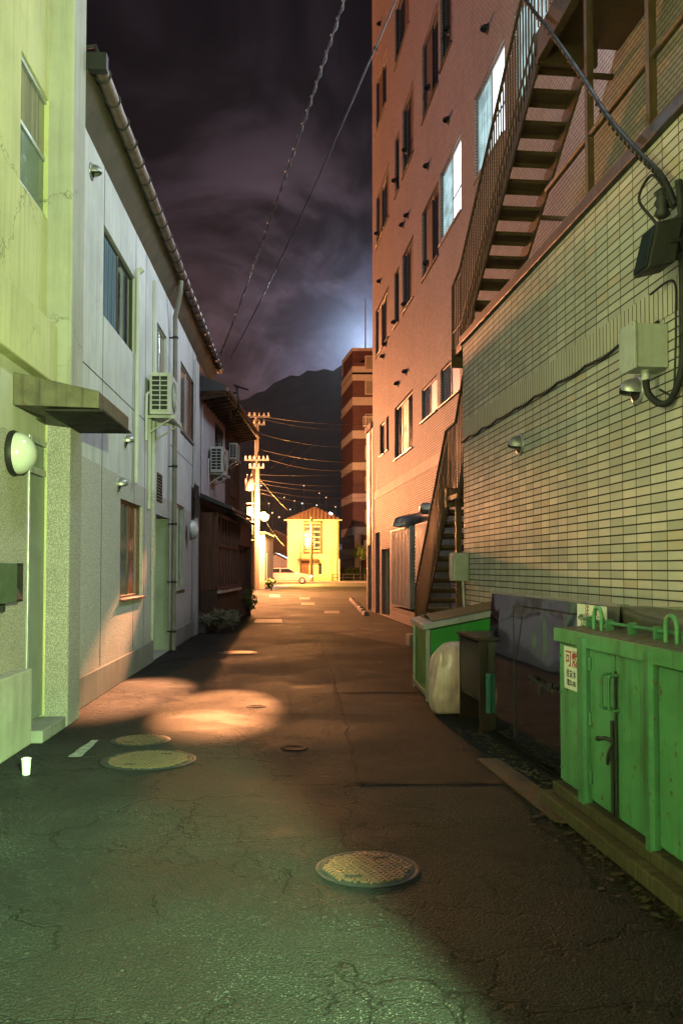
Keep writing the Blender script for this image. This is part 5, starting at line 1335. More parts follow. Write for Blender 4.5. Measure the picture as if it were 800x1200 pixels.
def lower_stairs():
    F = FR; k0, k1 = 3.04, 3.68
    o = thing('lower_stairs', 'brown steel stairs climbing from the alley in the gap beside the annex corner', 'stairs', F.P(14.5, 3.35, 0))
    sA, zA, sB, zB = 15.75, 0.0, 13.25, 2.55
    flight(o, F, sA, zA, sB, zB, k0, k1, 14, .22)
    m = MB(F); m.box(12.55, sB - .02, k0 - .02, KB - .004, 2.48, 2.56); m.box(sB - .021, sB + .05, k0 - .03, k0 + .45, 2.40, 2.70); m.build('landing', M['stair'], o, bevel=.006)
    flight(o, F, 12.5, 2.56, 11.45, 3.95, k0 + .02, k1 - .02, 7, .20)
    kr = k0 - .02
    rail = [(sA + .1, kr, .0), (sA + .1, kr, 1.05), (sA - .05, kr, 1.22), (sB + .02, kr, 3.60), (12.62, kr, 3.62), (11.42, kr, 5.15)]
    m = MB(F); m.tube(rail, .022, 8); m.build('hand_rail', M['stair'], o)
    m = MB(F); n = 26
    for i in range(n + 1):
        t = i / n; s = sA + (sB - sA) * t; z = zA + (zB - zA) * t; m.tube([(s, kr, z - .1), (s, kr, z + 1.05)], .009, 5)
    for i in range(7): s = sB - .08 - i * .09; m.tube([(s, kr, 2.56), (s, kr, 3.6)], .009, 5)
    for i in range(11): s = 12.5 - i * .1; z = 2.56 + (12.5 - s) * 1.33; m.tube([(s, kr, z), (s, kr, z + 1.12)], .009, 5)
    m.build('balusters', M['stair'], o)
    m = MB(F); m.hexa([(sA + .05, kr + .012, .25), (sB + .03, kr + .012, 2.80), (sB + .03, kr + .018, 2.80), (sA + .05, kr + .018, .25)], [(sA + .05, kr + .012, 1.02), (sB + .03, kr + .012, 3.42), (sB + .03, kr + .018, 3.42), (sA + .05, kr + .018, 1.02)])
    m.build('guard_sheet', M['stair_sheet'], o)
    m = MB(F); m.box(12.7, 12.78, k0, k0 + .08, .0, 2.478); m.build('landing_post', M['stair'], o)
lower_stairs()

# ------------------------------------------------------------------ fittings on the annex wall
def rbox(name, label, cat, x0, x1, xw, yt, yb, dep, mat, lid=.012):
    """a wall box on the annex: alley face between pixels x0..x1"""
    F = FR; k = KN - dep
    sb = hit(F, x0, 500, k)[0]; sa = hit(F, x1, 500, k)[0]; z1 = hit(F, x1, yt, k)[1]; z0 = hit(F, x1, yb, k)[1]
    o = thing(name, label, cat, F.P((sa+sb)/2, KN, z0))
    m = MB(F); m.box(sa, sb, k + .02, KN - .004, z0, z1); m.build('casing', M[mat], o, bevel=.006)
    m = MB(F); m.box(sa - lid, sb + lid, k, k + .018, z0 - lid, z1 + lid); cv = m.build('cover', M[mat], o, bevel=.004)
    m = MB(F)
    for s in (sa + .01, sb - .01):
        for z in (z0 + .01, z1 - .01): m.lathe((s, k, z), (0,-1,0), [(.010, 0), (.006, .006)], 8)
    m.build('screws', M['steel'], cv)
    return o, sa, sb, z0, z1, k
o, sa, sb, z0, z1, k = rbox('junction_box', 'large pale grey junction box on the tiled wall with a black cable looping from below', 'junction box', 726.5, 743, 785, 377, 429, .25, 'box_grey')
m = MB(FR); m.lathe((sa + .10, KN - .12, z0), (0,0,-1), [(.028, 0), (.028, .06), (.022, .07)], 12); m.build('cable_gland', M['pvc'], o)
ws = hit(FR, 797, 400, KN - .05)[0]
zl = hit(FR, 775, 470, KN - .1)[1]
def smooth_path(P, n=8):
    out = []
    P = [Vector(p) for p in P]
    for i in range(len(P) - 1):
        p0, p1, p2, p3 = P[max(i-1,0)], P[i], P[i+1], P[min(i+2, len(P)-1)]
        for k in range(n):
            t = k / n
            out.append(.5 * ((2*p1) + (-p0+p2)*t + (2*p0-5*p1+4*p2-p3)*t*t + (-p0+3*p1-3*p2+p3)*t**3))
    out.append(P[-1]); return out
m = MB(FR); loop = smooth_path([(sa + .10, KN - .12, z0 - .05), (sa + .09, KN - .11, z0 - .16), (sa + .0, KN - .07, z0 - .25), (ws + .16, KN - .04, z0 - .24), (ws + .03, KN - .035, z0 - .08), (ws, KN - .035, z0 + .15), (ws, KN - .035, z1 + .6), (ws + .02, KN - .04, 4.0)])
m.tube(loop, .024, 8)
o = m.build('power_cable', M['cable']); tag(o, 'thick black cable looping under the junction box and running up the tiled wall', 'cable')
m = MB(FR); lp = smooth_path([(sa + .02, KN - .06, z0 - .15), (sa - .1, KN - .03, z0 - .20), (ws + .12, KN - .03, z0 - .02), (ws + .10, KN - .03, z1), (ws + .13, KN - .03, z1 + .25), (5.66, KN - .09, 3.34)])
m.tube(lp, .008, 6); o = m.build('thin_cable', M['cable']); tag(o, 'thin black wire hanging between the floodlight and the junction box', 'cable')
def hooded(label, x, y, r):
    F = FR; s, z = hit(F, x, y, KN - .06)
    o = thing('vent_cowl', label, 'vent cowl', F.P(s, KN, z), 'domed vent cowls on the annex wall')
    vent_hood(o, F, s, z, KN - .002, -1, r, 'steel', .12, 'hood')
    return o
hooded('larger domed steel vent cowl just below the junction box', 738, 457, .088)
hooded('smaller domed steel vent cowl farther along the tiled wall', 603, 521, .098)
def floodlight():
    F = FR; s, z = hit(F, 768, 290, KN - .2)
    o = thing('floodlight', 'unlit box floodlight tilted on a bracket high on the tiled wall', 'floodlight', F.P(s, KN - .1, z))
    m = MB(F); h = .16; w = .11
    m.hexa([(s - w, KN - .31, z - h - .02), (s + w, KN - .31, z - h - .02), (s + w, KN - .12, z - h + .03), (s - w, KN - .12, z - h + .03)], [(s - w, KN - .24, z + h - .03), (s + w, KN - .24, z + h - .03), (s + w, KN - .06, z + h + .02), (s - w, KN - .06, z + h + .02)])
    m.build('housing', M['iron'], o, bevel=.012)
    m = MB(F); m.hexa([(s - w + .02, KN - .318, z - h + .0), (s + w - .02, KN - .318, z - h + .0), (s + w - .02, KN - .312, z - h + .0), (s - w + .02, KN - .312, z - h + .0)], [(s - w + .02, KN - .252, z + h - .05), (s + w - .02, KN - .252, z + h - .05), (s + w - .02, KN - .246, z + h - .05), (s - w + .02, KN - .246, z + h - .05)]); m.build('glass', M['glass'], o)
    m = MB(F); m.box(s - .03, s + .03, KN - .13, KN - .003, z - .07, z + .02); m.tube([(s - w - .01, KN - .16, z), (s - w - .03, KN - .1, z), (s - .03, KN - .04, z - .03)], .012, 6); m.build('bracket', M['iron'], o)
floodlight()
def gas_meter():
    F = FR; s = SN1 - .28; z0 = hit(F, 552, 682, KN - .15)[1]
    o = thing('meter_box', 'small grey meter box on the annex corner next to the stairs', 'meter box', F.P(s, KN, z0))
    m = MB(F); m.box(s - .02, s + .24, KN - .21, KN - .004, z0, z0 + .37); m.build('casing', M['box_grey'], o, bevel=.012)
    m = MB(F); m.box(s + .02, s + .20, KN - .222, KN - .211, z0 + .05, z0 + .32); m.build('door', M['box_grey'], o, bevel=.004)
    m = MB(F); m.tube([(s + .02, KN - .08, z0), (s, KN - .07, z0 - .3), (s + .02, KN - .07, .05)], .022, 8); m.build('pipe', M['steel'], o)
gas_meter()
# service cable: a bundle lashed to a carrier wire, from the annex wall out over the roof rail
A = FR.P(5.35, KN - .06, hit(FR, 795, 235, KN - .06)[1])
pts = [(790, 240, 5.6), (775, 207, 5.7), (745, 176, 6.0), (714, 140, 6.5), (680, 88, 7.3), (650, 45, 8.1), (615, 0, 9.2), (560, -72, 11.5)]
P3 = [at(*p) for p in pts]
sp = smooth_path([(p.y, p.x, p.z) for p in P3], 10)
m = MB(FW); m.tube(sp, .020, 8); o = m.build('service_cable', M['cable'])
tag(o, 'thick lashed black cable slanting down past the stairs to the annex wall', 'cable')
m = MB(FW); hel = []
dense = []
for a, b in zip(sp, sp[1:]):
    for k in range(10): dense.append(Vector(a).lerp(Vector(b), k/10))
for i, p in enumerate(dense): hel.append(p + Vector((.010, .024*math.cos(i*.42), .024*math.sin(i*.42))))
m.tube(hel, .007, 5); h = m.build('lashing', M['cable'], o)
# strain insulator and cable tails at the wall head
m = MB(FR); m.lathe((5.45, KN - .10, hit(FR, 790, 225, KN - .1)[1]), (0,0,1), [(.03, -.10), (.055, -.08), (.035, -.03), (.055, 0), (.035, .04), (.055, .07), (.02, .10)], 12); m.box(5.42, 5.48, KN - .10, KN - .003, hit(FR, 790, 225, KN - .1)[1] - .02, hit(FR, 790, 225, KN - .1)[1] + .02); o = m.build('cable_clamp', M['iron']); tag(o, 'dark cable clamp where the lashed cable meets the tiled wall', 'cable clamp')
zc = hit(FR, 790, 225, KN - .1)[1]
m = MB(FR); m.tube(smooth_path([(5.45, KN - .08, zc + .1), (5.60, KN - .10, zc + .26), (5.75, KN - .12, zc + .15), (5.6, KN - .06, zc - .1), (5.72, KN - .05, 3.7), (5.64, KN - .10, 3.55)]), .011, 6); o = m.build('cable_tail', M['cable']); tag(o, 'black cable tail drooping from the clamp to the floodlight', 'cable')

# ------------------------------------------------------------------ alley-side containers
def mesh_hex(F, s0, s1, d0, d1, z0, zl, zr):
    m = MB(F); m.hexa([(s0, d0, z0), (s1, d0, z0), (s1, d1, z0), (s0, d1, z0)], [(s0, d0, zl), (s1, d0, zl), (s1, d1, zr), (s0, d1, zr)]); return m
KC = 1.86
def dented(F, s0, s1, z0, z1, d0, d1, amp):
    """a sheet-metal panel, knocked about: front at d0, rim back to d1"""
    m = MB(F); nx, nz = 18, 40; pts = []; fs = []
    for i in range(nx + 1):
        for j in range(nz + 1):
            s = s0 + (s1 - s0) * i / nx; z = z0 + (z1 - z0) * j / nz
            e = min(1, min(i, nx - i) / 3, min(j, nz - j) / 4)
            n1 = mnoise.noise(Vector((s * 3.1 + 7, z * 3.4, s0 * 5))); n2 = max(0, mnoise.noise(Vector((s * 8, z * 7, 3 + s0))) - .25)
            pts.append((s, d0 + amp * e * (n1 + 1.8 * n2), z))
    for i in range(nx):
        for j in range(nz): a = i*(nz+1)+j; fs.append((a, a+1, a+nz+2, a+nz+1))
    m.add(pts, fs, True)
    m.quad((s0,d0,z0), (s0,d0,z1), (s0,d1,z1), (s0,d1,z0)); m.quad((s1,d0,z0), (s1,d1,z0), (s1,d1,z1), (s1,d0,z1)); m.quad((s0,d0,z0), (s0,d1,z0), (s1,d1,z0), (s1,d0,z0)); m.quad((s0,d0,z1), (s1,d0,z1), (s1,d1,z1), (s0,d1,z1))
    return m
def green_cabinet():
    F = FR
    sx = lambda x: hit(F, x, 850, KC)[0]
    s_far = sx(656); z0, z1 = .16, 1.08
    pA0, pA1 = sx(692.5), sx(683); pB0, pB1 = sx(772), sx(762)
    mid = sx(722.5); s_near = pB0 - (s_far - pA1)
    o = thing('waste_cabinet', 'bright green steel waste cabinet with double doors and a red-lettered sign', 'cabinet', F.P((s_far+s_near)/2, KC + .4, 0))
    m = MB(F); m.box(s_near, s_far, KC + .012, KN - .06, z0, z1 - .03); m.build('body', M['cab_green'], o, bevel=.008)
    m = mesh_hex(F, s_near - .02, s_far + .02, KC - .015, KN - .05, z1 - .028, z1, z1 + .07); lid = m.build('lid', M['cab_top'], o, bevel=.006)
    m = MB(F); m.box(s_near - .02, s_far + .02, KC - .03, KC - .016, z1 - .075, z1 + .004); m.build('lid_edge', M['cab_green'], lid, bevel=.003)
    for (a, c, n_) in ((mid + .004, pA0 - .004, 'door'), (pB1 + .004, mid - .004, 'door')):
        m = dented(F, a, c, z0 + .02, z1 - .08, KC - .006, KC + .010, .007); d = m.build(n_, M['cab_green'], o)
        hs = mid + (.045 if a > mid else -.045)
        m = MB(F); m.tube(smooth_path([(hs, KC - .006, .90), (hs, KC - .055, .895), (hs, KC - .062, .86), (hs, KC - .062, .76), (hs, KC - .055, .725), (hs, KC - .006, .72)], 5), .008, 7); m.build('handle', M['cab_post'], d)
        for z in (.30, .62, .92):
            e = c - .012 if a > mid else a + .012
            m = MB(F); m.tube([(e, KC - .012, z - .035), (e, KC - .012, z + .035)], .011, 8); m.build('hinge', M['cab_post'], d)
    for (a, c) in ((pA0, pA1), (pB0, pB1)):
        m = MB(F); m.prism([(a, KC + .005), (a, KC - .030), (a + .02, KC - .042), (c - .02, KC - .042), (c, KC - .030), (c, KC + .005)], 2, z0 - .02, z1 - .02); m.build('corner_post', M['cab_post'], o, bevel=.004)
    for (a, c) in ((pA1 + .006, s_far - .012), (s_near + .012, pB0 - .006)):
        m = dented(F, a, c, z0 + .02, z1 - .085, KC - .003, KC + .010, .006); pn = m.build('side_panel', M['cab_green'], o)
    m = MB(F)
    for z in (.25, .48, .70, .92): m.lathe((s_far - .03, KC - .003, z), (0,-1,0), [(.010,0),(.007,.008)], 8)
    m.build('rivets', M['cab_post'], o)
    # lock bar between the doors
    m = MB(F); m.tube([(mid + .022, KC - .018, z0 + .02), (mid + .022, KC - .018, .66)], .010, 8); m.tube([(mid - .028, KC - .018, z0 + .02), (mid - .028, KC - .018, .92)], .008, 8)
    m.tube([(mid + .022, KC - .018, .56), (mid + .03, KC - .05, .57), (mid + .10, KC - .055, .555)], .011, 8); m.lathe((mid + .11, KC - .055, .553), (1, 0, -.1), [(.001,-.015),(.014,-.008),(.014,.012),(.001,.02)], 10)
    m.tube(smooth_path([(mid + .005, KC - .02, .55), (mid + .0, KC - .05, .50), (mid + .02, KC - .045, .44), (mid + .03, KC - .02, .50)], 5), .007, 6); m.build('lock_bar', M['iron'], o)
    # lifting eyes and the pinned bar on the lid
    for x in (700, 786):
        s = hit(F, x, 750, KC + .12)[0]; zt = z1 + .01
        m = MB(F); P_ = [(s - .055, KC + .12, zt), (s - .055, KC + .12, zt + .075)] + [(s - .055*math.cos(a), KC + .12, zt + .075 + .055*math.sin(a)) for a in [math.pi*k/8 for k in range(1, 8)]] + [(s + .055, KC + .12, zt + .075), (s + .055, KC + .12, zt)]
        m.tube(P_, .012, 8); m.build('lifting_eye', M['cab_green'], lid)
    m = MB(F); m.tube([(s_near + .05, KC + .15, z1 + .055), (s_far - .02, KC + .15, z1 + .055)], .010, 8)
    for i in range(6): s = s_near + .1 + (s_far - s_near - .2) * i / 5; m.box(s - .012, s + .012, KC + .13, KC + .17, z1 + .003, z1 + .075)
    m.build('lid_bar', M['cab_post'], lid)
    # sign, partly behind the post
    zt_, zb_ = hit(F, 664, 757, KC)[1], hit(F, 664, 806, KC)[1]
    ss1 = sx(662.5); ss0 = ss1 - .40
    m = MB(F); m.box(pA1 + .003, ss1, KC - .007, KC - .004, zb_, zt_); sg = m.build('notice', M['sign_white'], o)
    fac = -FR.n; xd = -FR.u
    def line(txt, frac, size, ink, s_c, sp=1.0, sq=1.0):
        c = F.P(s_c, KC - .0078, zb_ + (zt_ - zb_) * frac); c = c
        return lettering('lettering', txt, size, M[ink], o, c, xd, (0,0,1), sp, sq)
    wv = ss1 - pA1
    line('可燃', .70, .105, 'ink_red', ss1 - .125, 1.0, .98); line('住友木', .36, .050, 'ink_black', ss1 - .115, 1.05); line('電32-05', .15, .042, 'ink_black', ss1 - .115, 1.0)
    # sleepers underneath
    for (k, z, dz, ext) in ((KC - .04, 0.085, .07, .10), (KC - .10, .004, .08, .25), (KN - .4, .004, .15, .0)):
        m = MB(F); m.box(s_near - ext, s_far + ext * .4, k, k + .11, z, z + dz); m.build('sleeper', M['oldwood'], o, bevel=.012)
green_cabinet()
def next_cabinet():
    """the lever and stub just entering the frame on the near lid"""
    pass
def dark_locker():
    F = FR; k = 2.07
    sx = lambda x: hit(F, x, 780, k)[0]
    s1 = sx(571.5); s0 = sx(719); z0, z1 = .03, 1.225
    o = thing('dark_locker', 'dark glossy sheet-metal locker with dents and a slide bolt, beside the green waste cabinet', 'locker', F.P((s0+s1)/2, k + .3, 0))
    # dented front: a fine grid pushed in and out
    m = MB(F); nx, nz = 60, 36; pts = []; fs = []
    for i in range(nx + 1):
        for j in range(nz + 1):
            s = s0 + (s1 - s0) * i / nx; z = z0 + (z1 - z0) * j / nz
            e = min(i, nx - i, j, nz - j) / 6; e = min(1, e)
            up = max(0, min(1, (z - .72) / .25))
            dd = (mnoise.noise(Vector((s * 2.1, z * 2.6, 0))) * .013 + mnoise.noise(Vector((s * 5.5, z * 6, 4))) * .003) * e * up + mnoise.noise(Vector((s * 1.2, z * 1.2, 9))) * .004 * e + max(0, z - .70) * .075
            pts.append((s, k + dd, z))
    for i in range(nx):
        for j in range(nz): a = i*(nz+1)+j; fs.append((a, a+1, a+nz+2, a+nz+1))
    m.add(pts, fs, True); m.build('front', M['locker'], o)
    m = MB(F); m.box(s0, s1, k + .07, KN - .12, z0, z1 - .003); m.build('body', M['locker'], o)
    m = MB(F); m.box(s0 - .004, s1 + .004, k + .02, k + .09, z1 - .002, z1 + .012); m.build('top_edge', M['steel'], o)
    m = MB(F); sa, sb = sx(603), sx(673); zt = hit(F, 640, 716, k)[1]
    m.box(sb - .004, sa + .004, k - .012, k - .006, zt, zt + .008); m.box(sa, sa + .006, k - .012, k - .006, .1, zt); m.build('door_seam', M['iron'], o)
    # slide bolt
    sc, zc = hit(F, 632, 799, k - .03)
    m = MB(F); m.tube([(sc - .24, k - .03, zc - .03), (sc + .26, k - .03, zc + .01)], .009, 8); m.tube([(sc - .02, k - .03, zc - .01), (sc - .02, k - .045, zc - .05), (sc - .02, k - .04, zc - .09)], .008, 8)
    for s in (sc - .16, sc + .18): m.box(s - .012, s + .012, k - .042, k - .004, zc - .03, zc + .012)
    m.build('slide_bolt', M['iron'], o)
    # notice
    a, c = sx(678.5), sx(713); zb_, zt_ = hit(F, 690, 742, k)[1], hit(F, 690, 708.5, k)[1]
    zb_ -= .05
    m = MB(F); m.box(c, a, k - .012, k - .008, zb_, zt_); m.build('notice', M['sign_white'], o)
    def line(txt, frac, size, ink, sp=1.0, sq=1.0):
        return lettering('lettering', txt, size, M[ink], o, F.P((a + c)/2, k - .0132, zb_ + (zt_ - zb_) * frac), -FR.u, (0,0,1), sp, sq)
    line('注  意', .84, .070, 'ink_red', 1.2); line('※関係者以外のごみは', .62, .044, 'ink_black', 1.0, 1.0); line('入れないで下さい', .44, .044, 'ink_black'); line('違反ごみ持込禁止', .2, .044, 'ink_black')
    m = MB(F); m.box(s0, s1, k + .03, KN - .15, .003, .028); m.build('foot', M['iron'], o)
dark_locker()
def tarp():
    F = FR; k = 2.12
    sA = hit(F, 721, 712, k)[0] - .03
    o_pts = []
    m = MB(F); nx, ny = 26, 14; pts = []; fs = []
    for i in range(nx + 1):
        for j in range(ny + 1):
            u = i/nx; v = j/ny; s = sA - u * 1.75; d = k + v * (KN - .03 - k)
            z = 1.22 - .02 * v - u * .12 + .018 * mnoise.noise(Vector((s*3, d*4, 0))) - .05 * u * (1 - v)
            pts.append((s, d, z))
    for i in range(nx):
        for j in range(ny): a = i*(ny+1)+j; fs.append((a, a+1, a+ny+2, a+ny+1))
    # front drop with folds
    base = len(pts); nz = 6
    for i in range(nx + 1):
        for j in range(nz + 1):
            u = i/nx; v = j/nz; s = sA - u*1.75
            pts.append((s, k - .0 + .02*math.sin(u*21)*v + .015*v, 1.22 - u*.17 + .018*mnoise.noise(Vector((s*3, k*4, 0))) - v*.22))
    for i in range(nx):
        for j in range(nz): a = base + i*(nz+1)+j; fs.append((a, a+1, a+nz+2, a+nz+1))
    m.add(pts, fs, True); o = m.build('tarpaulin', M['tarp']); sol = o.modifiers.new('thick', 'SOLIDIFY'); sol.thickness = .006
    tag(o, 'brown tarpaulin draped behind the green waste cabinet along the tiled wall', 'tarpaulin')
    m = MB(F); m.box(sA - 1.7, sA - .06, k + .06, KN - .06, .003, 1.05); q = m.build('stacked_crates', M['brownbox'], bevel=.01); 
    tag(q, 'dark boarded crate under the brown tarpaulin behind the waste cabinet', 'crate')
tarp()
def green_bin():
    a = ground(499, 826); lf = ground(484.5, 808); 
    dv = (Vector((lf.x, lf.y, 0)) - Vector((a.x, a.y, 0))); dv.normalize()
    # local frame: s along the alley front (away), d towards the wall
    class BF: pass
    f = Frame(400); f.u = Vector((dv.x, dv.y, 0)); f.n = Vector((dv.y, -dv.x, 0))
    P0 = Vector((a.x, a.y, 0)); f.P = lambda s, d, z: P0 + f.u * s + f.n * d + Vector((0, 0, z))
    L_, D_ = 1.22, 1.12; h0, h1 = .80, 1.02
    o = thing('green_waste_bin', 'green panelled waste bin with a sloping metal-edged lid, nearest the stairs', 'waste bin', (a.x + .5, a.y + .6, 0))
    m = MB(f); m.hexa([(.02, .02, .09), (L_-.02, .02, .09), (L_-.02, D_, .09), (.02, D_, .09)], [(.02, .02, h0 - .02), (L_-.02, .02, h0 - .02), (L_-.02, D_, h1 - .02), (.02, D_, h1 - .02)]); m.build('body', M['bin_green'], o)
    m = MB(f); 
    for s in (0, L_ - .045): m.box(s, s + .045, 0, .045, .03, h0 - .01)
    m.box(.046, L_ - .046, 0.0, .04, .07, .12); m.box(0, .04, .046, D_, .07, .12)
    m.box(0, .045, D_ - .045, D_, .03, h1 - .03); m.build('frame', M['steel'], o, bevel=.004)
    sl = (h1 - h0) / D_
    m = MB(f); m.hexa([(-.02, -.03, h0 - .015), (L_ + .02, -.03, h0 - .015), (L_ + .02, D_ + .02, h1 - .01), (-.02, D_ + .02, h1 - .01)], [(-.02, -.03, h0 + .045), (L_ + .02, -.03, h0 + .045), (L_ + .02, D_ + .02, h1 + .05), (-.02, D_ + .02, h1 + .05)]); lid = m.build('lid', M['galv_panel'], o, bevel=.006)
    m = MB(f); m.hexa([(.08, .08, h0 + .066), (L_ - .08, .08, h0 + .066), (L_ - .08, D_ - .06, h1 + .036), (.08, D_ - .06, h1 + .036)], [(.08, .08, h0 + .082), (L_ - .08, .08, h0 + .082), (L_ - .08, D_ - .06, h1 + .052), (.08, D_ - .06, h1 + .052)]); m.build('lid_sheet', M['cab_top'], lid)
    m = MB(f); m.tube([(.42, .10, h0 + .075), (.42, .06, h0 + .11), (.66, .06, h0 + .11), (.66, .10, h0 + .075)], .010, 7); m.build('lid_handle', M['iron'], lid)
    for (s, d) in ((.06, .06), (L_ - .06, .06), (.06, D_ - .1), (L_ - .06, D_ - .1)):
        m = MB(f); m.lathe((s, d - .015, .035), (0, 1, 0), [(.030, 0), (.032, .004), (.032, .026), (.030, .03)], 14); m.build('castor', M['tyre'], o)
    # yellow sticker web on the side
    m = MB(f); 
    for q in range(5):
        P_ = [(.016, .36 + .10*q*.5 + .03*math.sin(q*2 + t*.9), .60 + .20*t/6 + .02*math.cos(q + t)) for t in range(7)]
        m.tube(P_, .004, 4)
    m.build('torn_tape', M['line'], o)
green_bin()
def brown_box():
    F = FR; a = ground(561.5, 857.5); s0, d0, _ = F.local(a); b_ = ground(537, 852); s1, d1, _ = F.local(b_)
    s1 = s0 + .74
    o = thing('storage_cupboard', 'low dark brown wooden cupboard with an open bottom shelf beside the white sack', 'cupboard', F.P((s0+s1)/2, d0 + .3, 0))
    D_ = .62; h = .80
    m = MB(F); 
    m.box(s0, s0 + .025, d0, d0 + D_, .0, h); m.box(s1 - .025, s1, d0, d0 + D_, .0, h); m.box(s0 + .026, s1 - .026, d0 + D_ - .02, d0 + D_, .02, h); m.build('side_boards', M['brownbox'], o, bevel=.003)
    m = MB(F); m.box(s0 - .02, s1 + .02, d0 - .02, d0 + D_ + .01, h + .001, h + .03); m.build('top', M['brownbox'], o, bevel=.004)
    m = MB(F); m.box(s0 + .027, s1 - .027, d0 + .01, d0 + D_ - .022, .26, .285); m.build('shelf', M['brownbox'], o)
    m = MB(F); m.box(s0 + .03, s1 - .03, d0 + .004, d0 + .022, .29, h - .02); m.build('door', M['brownbox'], o, bevel=.004)
    # old board leaning at the back
    return s0, s1, d0
bs0, bs1, bd = brown_box()
def poly_bag():
    F = FR; s, d = bs1 + .24, bd - .05
    m = MB(F); n, r = 64, 30; pts = []; fs = []
    for j in range(r + 1):
        t = j / r; z = .01 + .70 * t
        w = .22 * (1 - abs(2*t - .9)**3.5 * .45) if t < .97 else .10
        if j == r: w = .04
        for i in range(n):
            a = 2*math.pi*i/n; ca, sa_ = math.cos(a), math.sin(a)
            sq = 1 / max(abs(ca), abs(sa_)) ** .55
            rr = w * sq * (1 + .10 * mnoise.noise(Vector((ca*1.6, sa_*1.6, t*2.2))) + .045 * math.sin(a*8 + 2.5*mnoise.noise(Vector((t*3, ca, 2)))) + .05*mnoise.noise(Vector((ca*5, sa_*5, t*6))))
            pts.append((s + rr * ca * .75, d + rr * sa_ * 1.0 + .06*t, z))
    for j in range(r):
        for i in range(n): fs.append((j*n+i, j*n+(i+1)%n, (j+1)*n+(i+1)%n, (j+1)*n+i))
    fs.append(tuple(range(n))[::-1]); fs.append(tuple((r)*n + i for i in range(n)))
    m.add(pts, fs, True); o = m.build('plastic_sack', M['poly']); tag(o, 'pinkish white plastic sack standing upright between the green bin and the brown cupboard', 'sack')
poly_bag()
# turquoise net hanging at the locker's far edge
F = FR; k = 2.07; s_ = hit(F, 573, 800, k)[0] - .03
m = MB(F)
for i in range(5):
    for ph in (0, math.pi):
        m.tube([(s_ + .012*i - .03, k - .02 + .016*math.sin(t*1.3 + ph + i), .52 - .34 * t / 16) for t in range(17)], .0035, 5)
o = m.build('net_bundle', M['net']); tag(o, 'turquoise netting hanging at the far edge of the dark locker', 'net')
# steel plate ramp on the ground before the locker
q = [ground(558, 892), ground(585, 892), ground(690, 968), ground(650, 966)]
m = MB(FW); m.hexa([(p.y, p.x, .005) for p in q], [(p.y, p.x, .022) for p in q]); o = m.build('ramp_plate', M['plate'], bevel=.003); tag(o, 'rusty brown steel plate lying on the asphalt before the dark locker', 'plate')
# thin blind pipe leaning from the bin to the cupboard
m = MB(FW); a, b_ = at(556, 748, 8.3), at(576, 733, 8.6); m.tube([(8.25, a.x, a.z), (8.75, b_.x, b_.z + .02)], .012, 6)
p0 = ground(487, 757, .0)
m = MB(FR); s, d, _ = FR.local(ground(478, 757)); m.box(s - .2, s + .25, d, d + .18, .002, .22); o = m.build('concrete_block', M['plinth'], bevel=.012); tag(o, 'small concrete block on the asphalt at the far side of the green bin', 'block')

# fallen leaves and grit gathered along the foot of the containers
m = MB(FR)
for i in range(420):
    s = random.uniform(3.3, 7.6); d = 1.70 - abs(random.gauss(0, .10)) + (.1 if s < 5.3 else .3)
    r_ = random.uniform(.006, .022); a = random.random() * 6.28; z = random.uniform(.004, .016)
    q = [(s + r_*math.cos(a + k*1.57)*(1.6 if k % 2 else .8), d + r_*math.sin(a + k*1.57)*(1.6 if k % 2 else .8), z + random.uniform(-.003, .006)) for k in range(4)]
    m.quad(*q)
for i in range(260):
    s = random.uniform(8.6, 18.5); d = -2.20 + abs(random.gauss(0, .09)); r_ = random.uniform(.004, .014); a = random.random() * 6.28; z = random.uniform(.004, .012)
    m.quad(*[(FR.local(FL.P(s + r_*math.cos(a + k*1.57), d + r_*math.sin(a + k*1.57), 0))[0], FR.local(FL.P(s + r_*math.cos(a + k*1.57), d + r_*math.sin(a + k*1.57), 0))[1], z) for k in range(4)])
o = m.build('leaf_litter', M['litter']); o['kind'] = 'stuff'
